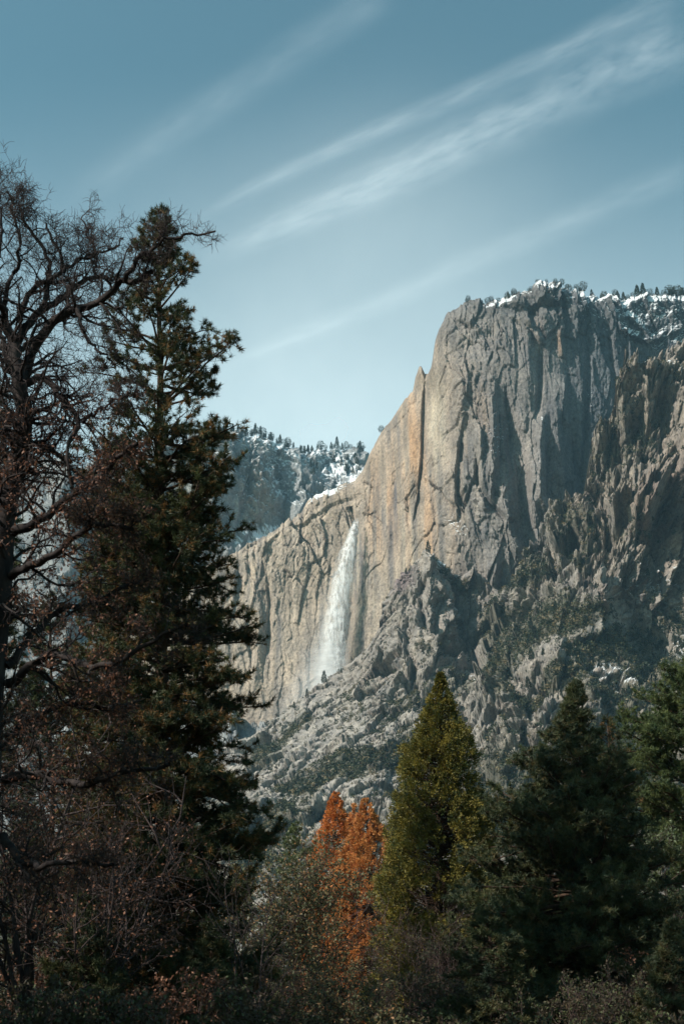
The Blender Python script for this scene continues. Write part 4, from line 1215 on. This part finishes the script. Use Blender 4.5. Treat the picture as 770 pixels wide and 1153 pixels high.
# ------------------------------------------------------------------ waterfall
def water_material(name, sx, sz, lo, hi, kx, dens=1.0):
    m, nt, out = new_mat(name)
    n1 = noise_node(nt, 1.0, 5, mapping=(sx, sx, sz))
    n2 = noise_node(nt, 1.0, 4, mapping=(sx * 0.35, sx * 0.35, sz * 2.4))
    add = N(nt, 'ShaderNodeMath', operation='MULTIPLY')
    nt.links.new(n1, add.inputs[0])
    nt.links.new(n2, add.inputs[1])
    mr = N(nt, 'ShaderNodeMapRange')
    mr.inputs['From Min'].default_value = lo
    mr.inputs['From Max'].default_value = hi
    nt.links.new(add.outputs[0], mr.inputs['Value'])
    at = N(nt, 'ShaderNodeAttribute', attribute_name='Rnd')
    # thin at its edges, streaky inside: alpha = smoothstep(edge - gap)
    ad = N(nt, 'ShaderNodeMath', operation='MULTIPLY_ADD')
    nt.links.new(mr.outputs[0], ad.inputs[0])
    ad.inputs[1].default_value = kx
    ad.inputs[2].default_value = 1 - kx
    al = N(nt, 'ShaderNodeMath', operation='MULTIPLY')
    nt.links.new(ad.outputs[0], al.inputs[0])
    nt.links.new(at.outputs['Fac'], al.inputs[1])
    al2 = N(nt, 'ShaderNodeMath', operation='MULTIPLY', use_clamp=True)
    nt.links.new(al.outputs[0], al2.inputs[0])
    al2.inputs[1].default_value = dens
    d = N(nt, 'ShaderNodeBsdfDiffuse')
    d.inputs['Color'].default_value = (0.74, 0.76, 0.78, 1)
    t = N(nt, 'ShaderNodeBsdfTranslucent')
    t.inputs['Color'].default_value = (0.74, 0.76, 0.78, 1)
    mx = N(nt, 'ShaderNodeMixShader')
    mx.inputs[0].default_value = 0.3
    nt.links.new(d.outputs[0], mx.inputs[1])
    nt.links.new(t.outputs[0], mx.inputs[2])
    tr = N(nt, 'ShaderNodeBsdfTransparent')
    m2 = N(nt, 'ShaderNodeMixShader')
    nt.links.new(al2.outputs[0], m2.inputs[0])
    nt.links.new(tr.outputs[0], m2.inputs[1])
    nt.links.new(mx.outputs[0], m2.inputs[2])
    nt.links.new(m2.outputs[0], out.inputs[0])
    return m


fall_pts = np.array([(401.5, 583, 2.5, 1779), (400, 590, 4.5, 1768), (397.5, 602, 7.5, 1762), (393.5, 620, 10.5, 1757), (388, 645, 13, 1752), (383.5, 670, 14.5, 1748), (379.5, 700, 16, 1742), (376, 730, 15.5, 1735), (372, 765, 16.5, 1715), (368, 800, 18, 1690)])


def ribbon(name, mat, parent, wmul, dx, dY, y0, y1, seed, bulge=9.0, soft=0.6):
    r = RS(seed)
    nvv, nu = 160, 25
    py = np.linspace(y0, y1, nvv)
    cxp = np.interp(py, fall_pts[:, 1], fall_pts[:, 0]) + np.interp(py, [y0, y1], dx)
    hw = np.interp(py, fall_pts[:, 1], fall_pts[:, 2]) * np.interp(py, [y0, y1], wmul)
    Yc = np.interp(py, fall_pts[:, 1], fall_pts[:, 3]) + dY
    u = np.linspace(-1, 1, nu)[None]
    jl = 1 + 0.28 * fbm(py / 16.0, py * 0 + seed, py * 0, 5, seed)[:, None] + 0.15 * np.sign(u) * fbm(py / 9.0, py * 0 + seed + 9, py * 0, 4, seed)[:, None]
    PX = cxp[:, None] + hw[:, None] * u * jl
    PY = py[:, None] + 0 * u
    Yg = Yc[:, None] - bulge * (1 - u ** 2) * np.clip(hw / 12, 0, 1)[:, None] + 1.5 * fbm(PX / 3, PY / 25, PX * 0, 3, seed)
    P = W(PX, PY, Yg)
    base = np.array(parent.location)
    i = np.arange(nvv * nu).reshape(nvv, nu)
    F = np.stack([i[:-1, :-1], i[1:, :-1], i[1:, 1:], i[:-1, 1:]], -1).reshape(-1, 4)
    edge = np.clip((1 - np.abs(u)) / soft, 0, 1) ** 1.2 * np.ones((nvv, 1))
    vf = np.clip((py - y0) / 6 + 0.15, 0, 1)[:, None] * np.ones((1, nu))
    if soft > 0.9:
        vf = smooth(y0, y0 + (y1 - y0) * 0.6, py)[:, None] * np.ones((1, nu))
    return link_mesh(name, P - base, [F], mat, parent, {'Rnd': (edge * vf).ravel()}, True)


wb = W(372, 765, 1715)
wf = thing('waterfall', 'white waterfall dropping down the tan rock wall into its own spray', 'waterfall', wb)
bpy.context.view_layer.update()
ribbon('water', water_material('falling_water', 0.20, 0.028, 0.18, 0.33, 0.78, 1.25), wf, (1, 1), (0, 0), 0, 583, 800, 1, soft=0.75)
ribbon('water', water_material('falling_water_streaks', 0.5, 0.025, 0.20, 0.30, 0.85, 1.0), wf, (1.1, 1.15), (0, 1), -4, 586, 800, 2)
ribbon('spray', water_material('spray_veil', 0.12, 0.03, 0.12, 0.36, 0.6, 0.6), wf, (1.2, 1.7), (-1, -5), 3, 600, 800, 3, soft=0.97)
ribbon('spray', water_material('spray_mist', 0.07, 0.05, 0.10, 0.34, 0.5, 0.75), wf, (1.1, 2.5), (-1, -16), -8, 680, 810, 4, soft=0.98)

# ------------------------------------------------------------------ contrails, high above everything
def contrail(label, pts, seed, dens, feather, stretch=6.0):
    """a spread condensation trail: a shallow sheet of ice cloud at 9 km; pts = px, py, half width in px"""
    p = np.array(pts, float)
    k, nu = 90, 17
    seg = np.concatenate([[0], np.cumsum(np.hypot(np.diff(p[:, 0]), np.diff(p[:, 1])))])
    ti = np.linspace(0, seg[-1], k)
    x, y, w_ = [np.interp(ti, seg, p[:, j]) for j in range(3)]
    tx, ty = np.gradient(x), np.gradient(y)
    ln = np.hypot(tx, ty)
    nx, ny = -ty / ln, tx / ln
    u = np.linspace(-1, 1, nu)[None]
    PX, PY = x[:, None] + nx[:, None] * w_[:, None] * u, y[:, None] + ny[:, None] * w_[:, None] * u
    D = W(PX, PY, 1.0) - np.array([0, 0, CAMZ])
    alt = 9000 + 60 * (1 - u ** 2) + 0 * PX
    P = D * (alt / D[..., 2])[..., None]
    c0 = P.reshape(-1, 3).mean(0)
    i = np.arange(k * nu).reshape(k, nu)
    F = np.stack([i[:-1, :-1], i[1:, :-1], i[1:, 1:], i[:-1, 1:]], -1).reshape(-1, 4)
    ex = smooth(0, 0.25, ti / seg[-1]) * smooth(1.0, 0.9, ti / seg[-1]) if p[0, 1] > 30 else smooth(0, 0.05, ti / seg[-1])
    across = (0.6 + 0.4 * (1 - np.abs(u))) * np.cos(u * math.pi / 2) ** 2
    a = np.clip(across, 0, 1) * ex[:, None]
    uv = np.stack([np.broadcast_to((ti / 100)[:, None], PX.shape), np.broadcast_to(u, PX.shape), np.full(PX.shape, seed * 3.1), np.ones(PX.shape)], -1)
    m, nt, out = new_mat('ice_cloud')
    at = N(nt, 'ShaderNodeAttribute', attribute_name='Rnd')
    co_ = N(nt, 'ShaderNodeAttribute', attribute_name='Along')
    n1 = noise_node(nt, 1.0, 6, co_.outputs['Vector'], 0.62, (stretch, 1.1 + feather, 1))
    n2 = noise_node(nt, 1.0, 3, co_.outputs['Vector'], 0.5, (1.1, 0.9, 1))
    mr = N(nt, 'ShaderNodeMapRange')
    mr.inputs['From Min'].default_value = 0.15
    mr.inputs['From Max'].default_value = 0.75
    nt.links.new(n1, mr.inputs['Value'])
    mr2 = N(nt, 'ShaderNodeMapRange')
    mr2.inputs['From Min'].default_value = 0.2
    mr2.inputs['From Max'].default_value = 0.7
    mr2.inputs['To Min'].default_value = 0.6
    nt.links.new(n2, mr2.inputs['Value'])
    q = N(nt, 'ShaderNodeMath', operation='MULTIPLY')
    nt.links.new(mr.outputs[0], q.inputs[0])
    nt.links.new(mr2.outputs[0], q.inputs[1])
    q2 = N(nt, 'ShaderNodeMath', operation='MULTIPLY')
    nt.links.new(q.outputs[0], q2.inputs[0])
    nt.links.new(at.outputs['Fac'], q2.inputs[1])
    q3 = N(nt, 'ShaderNodeMath', operation='MULTIPLY', use_clamp=True)
    nt.links.new(q2.outputs[0], q3.inputs[0])
    q3.inputs[1].default_value = dens
    # thin ice: it scatters sunlight forward and lets nearly all of the sky through
    cc = mixrgb(nt, (0, 0, 0), (1.0, 1.0, 1.0), q3.outputs[0])
    t = N(nt, 'ShaderNodeBsdfTranslucent')
    nt.links.new(cc, t.inputs['Color'])
    tr = N(nt, 'ShaderNodeBsdfTransparent')
    ad = N(nt, 'ShaderNodeAddShader')
    nt.links.new(t.outputs[0], ad.inputs[0])
    nt.links.new(tr.outputs[0], ad.inputs[1])
    nt.links.new(ad.outputs[0], out.inputs[0])
    o = link_mesh('contrail', P - c0, [F], m, attrs={'Rnd': a.ravel(), 'Along': uv.reshape(-1, 4)}, shade=True)
    o.location = c0.tolist()
    o.visible_shadow = True
    tag(o, label, 'contrail', 'contrails across the sky')


contrail('faint wide contrail highest at the left, running up to the top edge', [(60, 242, 30), (200, 145, 34), (330, 62, 36), (450, -20, 38)], 1, 0.08, 0.5, 1.6)
contrail('narrow crisp contrail, second from the top right corner', [(190, 266, 13), (300, 205, 17), (420, 150, 19), (540, 100, 22), (660, 45, 25), (780, -15, 28)], 2, 0.145, 1.4, 2.0)
contrail('brightest broad feathered contrail from the middle left to the right edge', [(200, 310, 17), (300, 262, 27), (400, 218, 36), (500, 170, 42), (600, 125, 50), (700, 75, 56), (800, 30, 60)], 3, 0.20, 2.6, 2.8)
contrail('faint thin contrail lowest in the sky, above the waterfall', [(215, 430, 13), (330, 380, 18), (430, 342, 21), (520, 300, 24), (620, 258, 26), (720, 216, 28), (800, 180, 30)], 4, 0.08, 0.7, 1.8)

# thin veil of high ice cloud, thickened towards the mountain to brighten the low sky
k = 60
PXg, PYg = np.meshgrid(np.linspace(-260, 1030, k), np.linspace(-20, 610, k))
Dg = W(PXg, PYg, 1.0) - np.array([0, 0, CAMZ])
Pg = Dg * ((9600 + 0 * PXg) / Dg[..., 2])[..., None]
c0 = Pg.reshape(-1, 3).mean(0)
i_ = np.arange(k * k).reshape(k, k)
Fg = np.stack([i_[:-1, :-1], i_[1:, :-1], i_[1:, 1:], i_[:-1, 1:]], -1).reshape(-1, 4)
m, nt, out = new_mat('ice_veil')
at = N(nt, 'ShaderNodeAttribute', attribute_name='Rnd')
nz = noise_node(nt, 1.0, 5, mapping=(0.00016, 0.00007, 0.0001))
q = N(nt, 'ShaderNodeMath', operation='MULTIPLY')
mr = N(nt, 'ShaderNodeMapRange')
mr.inputs['From Min'].default_value = 0.2
mr.inputs['From Max'].default_value = 0.8
mr.inputs['To Min'].default_value = 0.6
mr.inputs['To Max'].default_value = 1.3
nt.links.new(nz, mr.inputs['Value'])
nt.links.new(mr.outputs[0], q.inputs[0])
nt.links.new(at.outputs['Fac'], q.inputs[1])
cc = mixrgb(nt, (0, 0, 0), (1.0, 0.99, 0.96), q.outputs[0])
t = N(nt, 'ShaderNodeBsdfTranslucent')
nt.links.new(cc, t.inputs['Color'])
tr = N(nt, 'ShaderNodeBsdfTransparent')
ad = N(nt, 'ShaderNodeAddShader')
nt.links.new(t.outputs[0], ad.inputs[0])
nt.links.new(tr.outputs[0], ad.inputs[1])
nt.links.new(ad.outputs[0], out.inputs[0])
dens = VEIL * (smooth(60, 520, PYg) * (0.55 + 0.45 * np.exp(-((PXg - 330) / 260) ** 2)) + 0.22 * np.exp(-(((PXg - 450) / 150) ** 2 + ((PYg - 230) / 120) ** 2)))
o = link_mesh('clouds', Pg - c0, [Fg], m, attrs={'Rnd': dens.ravel()}, shade=True)
o.location = c0.tolist()
tag(o, kind='stuff')


# ------------------------------------------------------------------ sky, sun, haze, camera
world = bpy.data.worlds.new('World')
scene.world = world
world.use_nodes = True
nt = world.node_tree
nt.nodes.clear()
sky = N(nt, 'ShaderNodeTexSky', sky_type='NISHITA')
sky.sun_disc = False
sky.sun_elevation = SUN_EL
sky.sun_rotation = math.atan2(SUNV[0], SUNV[1])
sky.altitude = 1200
sky.air_density = 1.2
sky.dust_density = 1.5
sky.ozone_density = 0.8
tint = mixrgb(nt, sky.outputs[0], SKYTINT, 1.0, 'MULTIPLY')
bg = N(nt, 'ShaderNodeBackground')
bg.inputs['Strength'].default_value = SKYSTR
wo = N(nt, 'ShaderNodeOutputWorld')
nt.links.new(tint, bg.inputs['Color'])
nt.links.new(bg.outputs[0], wo.inputs[0])

sl = bpy.data.lights.new('sun', 'SUN')
sl.energy = SUNSTR
sl.angle = math.radians(0.5)
sl.color = (1.0, 0.90, 0.78)
so = bpy.data.objects.new('sun', sl)
col.objects.link(so)
so.rotation_euler = Vector(SUNV.tolist()).to_track_quat('Z', 'Y').to_euler()
so.location = (-100, -50, 200)

# haze box
hx, hy0, hy1, hz = 5300, -1600, 5300, 1800
HV = np.array([[x, y, z] for z in (-2.0, hz) for y in (hy0, hy1) for x in (-hx, hx)], float)
HF = np.array([[0, 2, 3, 1], [4, 5, 7, 6], [0, 1, 5, 4], [2, 6, 7, 3], [0, 4, 6, 2], [1, 3, 7, 5]])
hm, nt, out = new_mat('haze_air')
pv = N(nt, 'ShaderNodeVolumePrincipled')
pv.inputs['Color'].default_value = (*HAZECOL, 1)
pv.inputs['Density'].default_value = HAZEDEN
pv.inputs['Anisotropy'].default_value = 0.0
nt.links.new(pv.outputs[0], out.inputs[1])
tag(link_mesh('haze', HV, [HF], hm), kind='stuff')

cam = bpy.data.cameras.new('camera')
co = bpy.data.objects.new('camera', cam)
col.objects.link(co)
co.location = (0, 0, CAMZ)
co.rotation_euler = (math.radians(90) + PITCH, 0, 0)
cam.sensor_fit = 'VERTICAL'
cam.sensor_height = 36.0
cam.sensor_width = 24.0
cam.lens = FPX / 1153 * 36.0
cam.shift_y = (CY0 - 576.5) / 1153.0
cam.clip_end = 200000
cam.clip_start = 0.1
cam.dof.use_dof = True
cam.dof.focus_distance = 1500
cam.dof.aperture_fstop = 1.8
scene.camera = co

scene.render.engine = 'CYCLES'
cy = scene.cycles
cy.max_bounces = 6
cy.diffuse_bounces = 3
cy.transmission_bounces = 4
cy.volume_bounces = 0
cy.transparent_max_bounces = 24
cy.use_denoising = True
cy.caustics_reflective = False
cy.caustics_refractive = False
vs = scene.view_settings
vs.view_transform = 'Standard'
vs.look = 'None'
vs.gamma = 1
vs.exposure = EXPOSURE
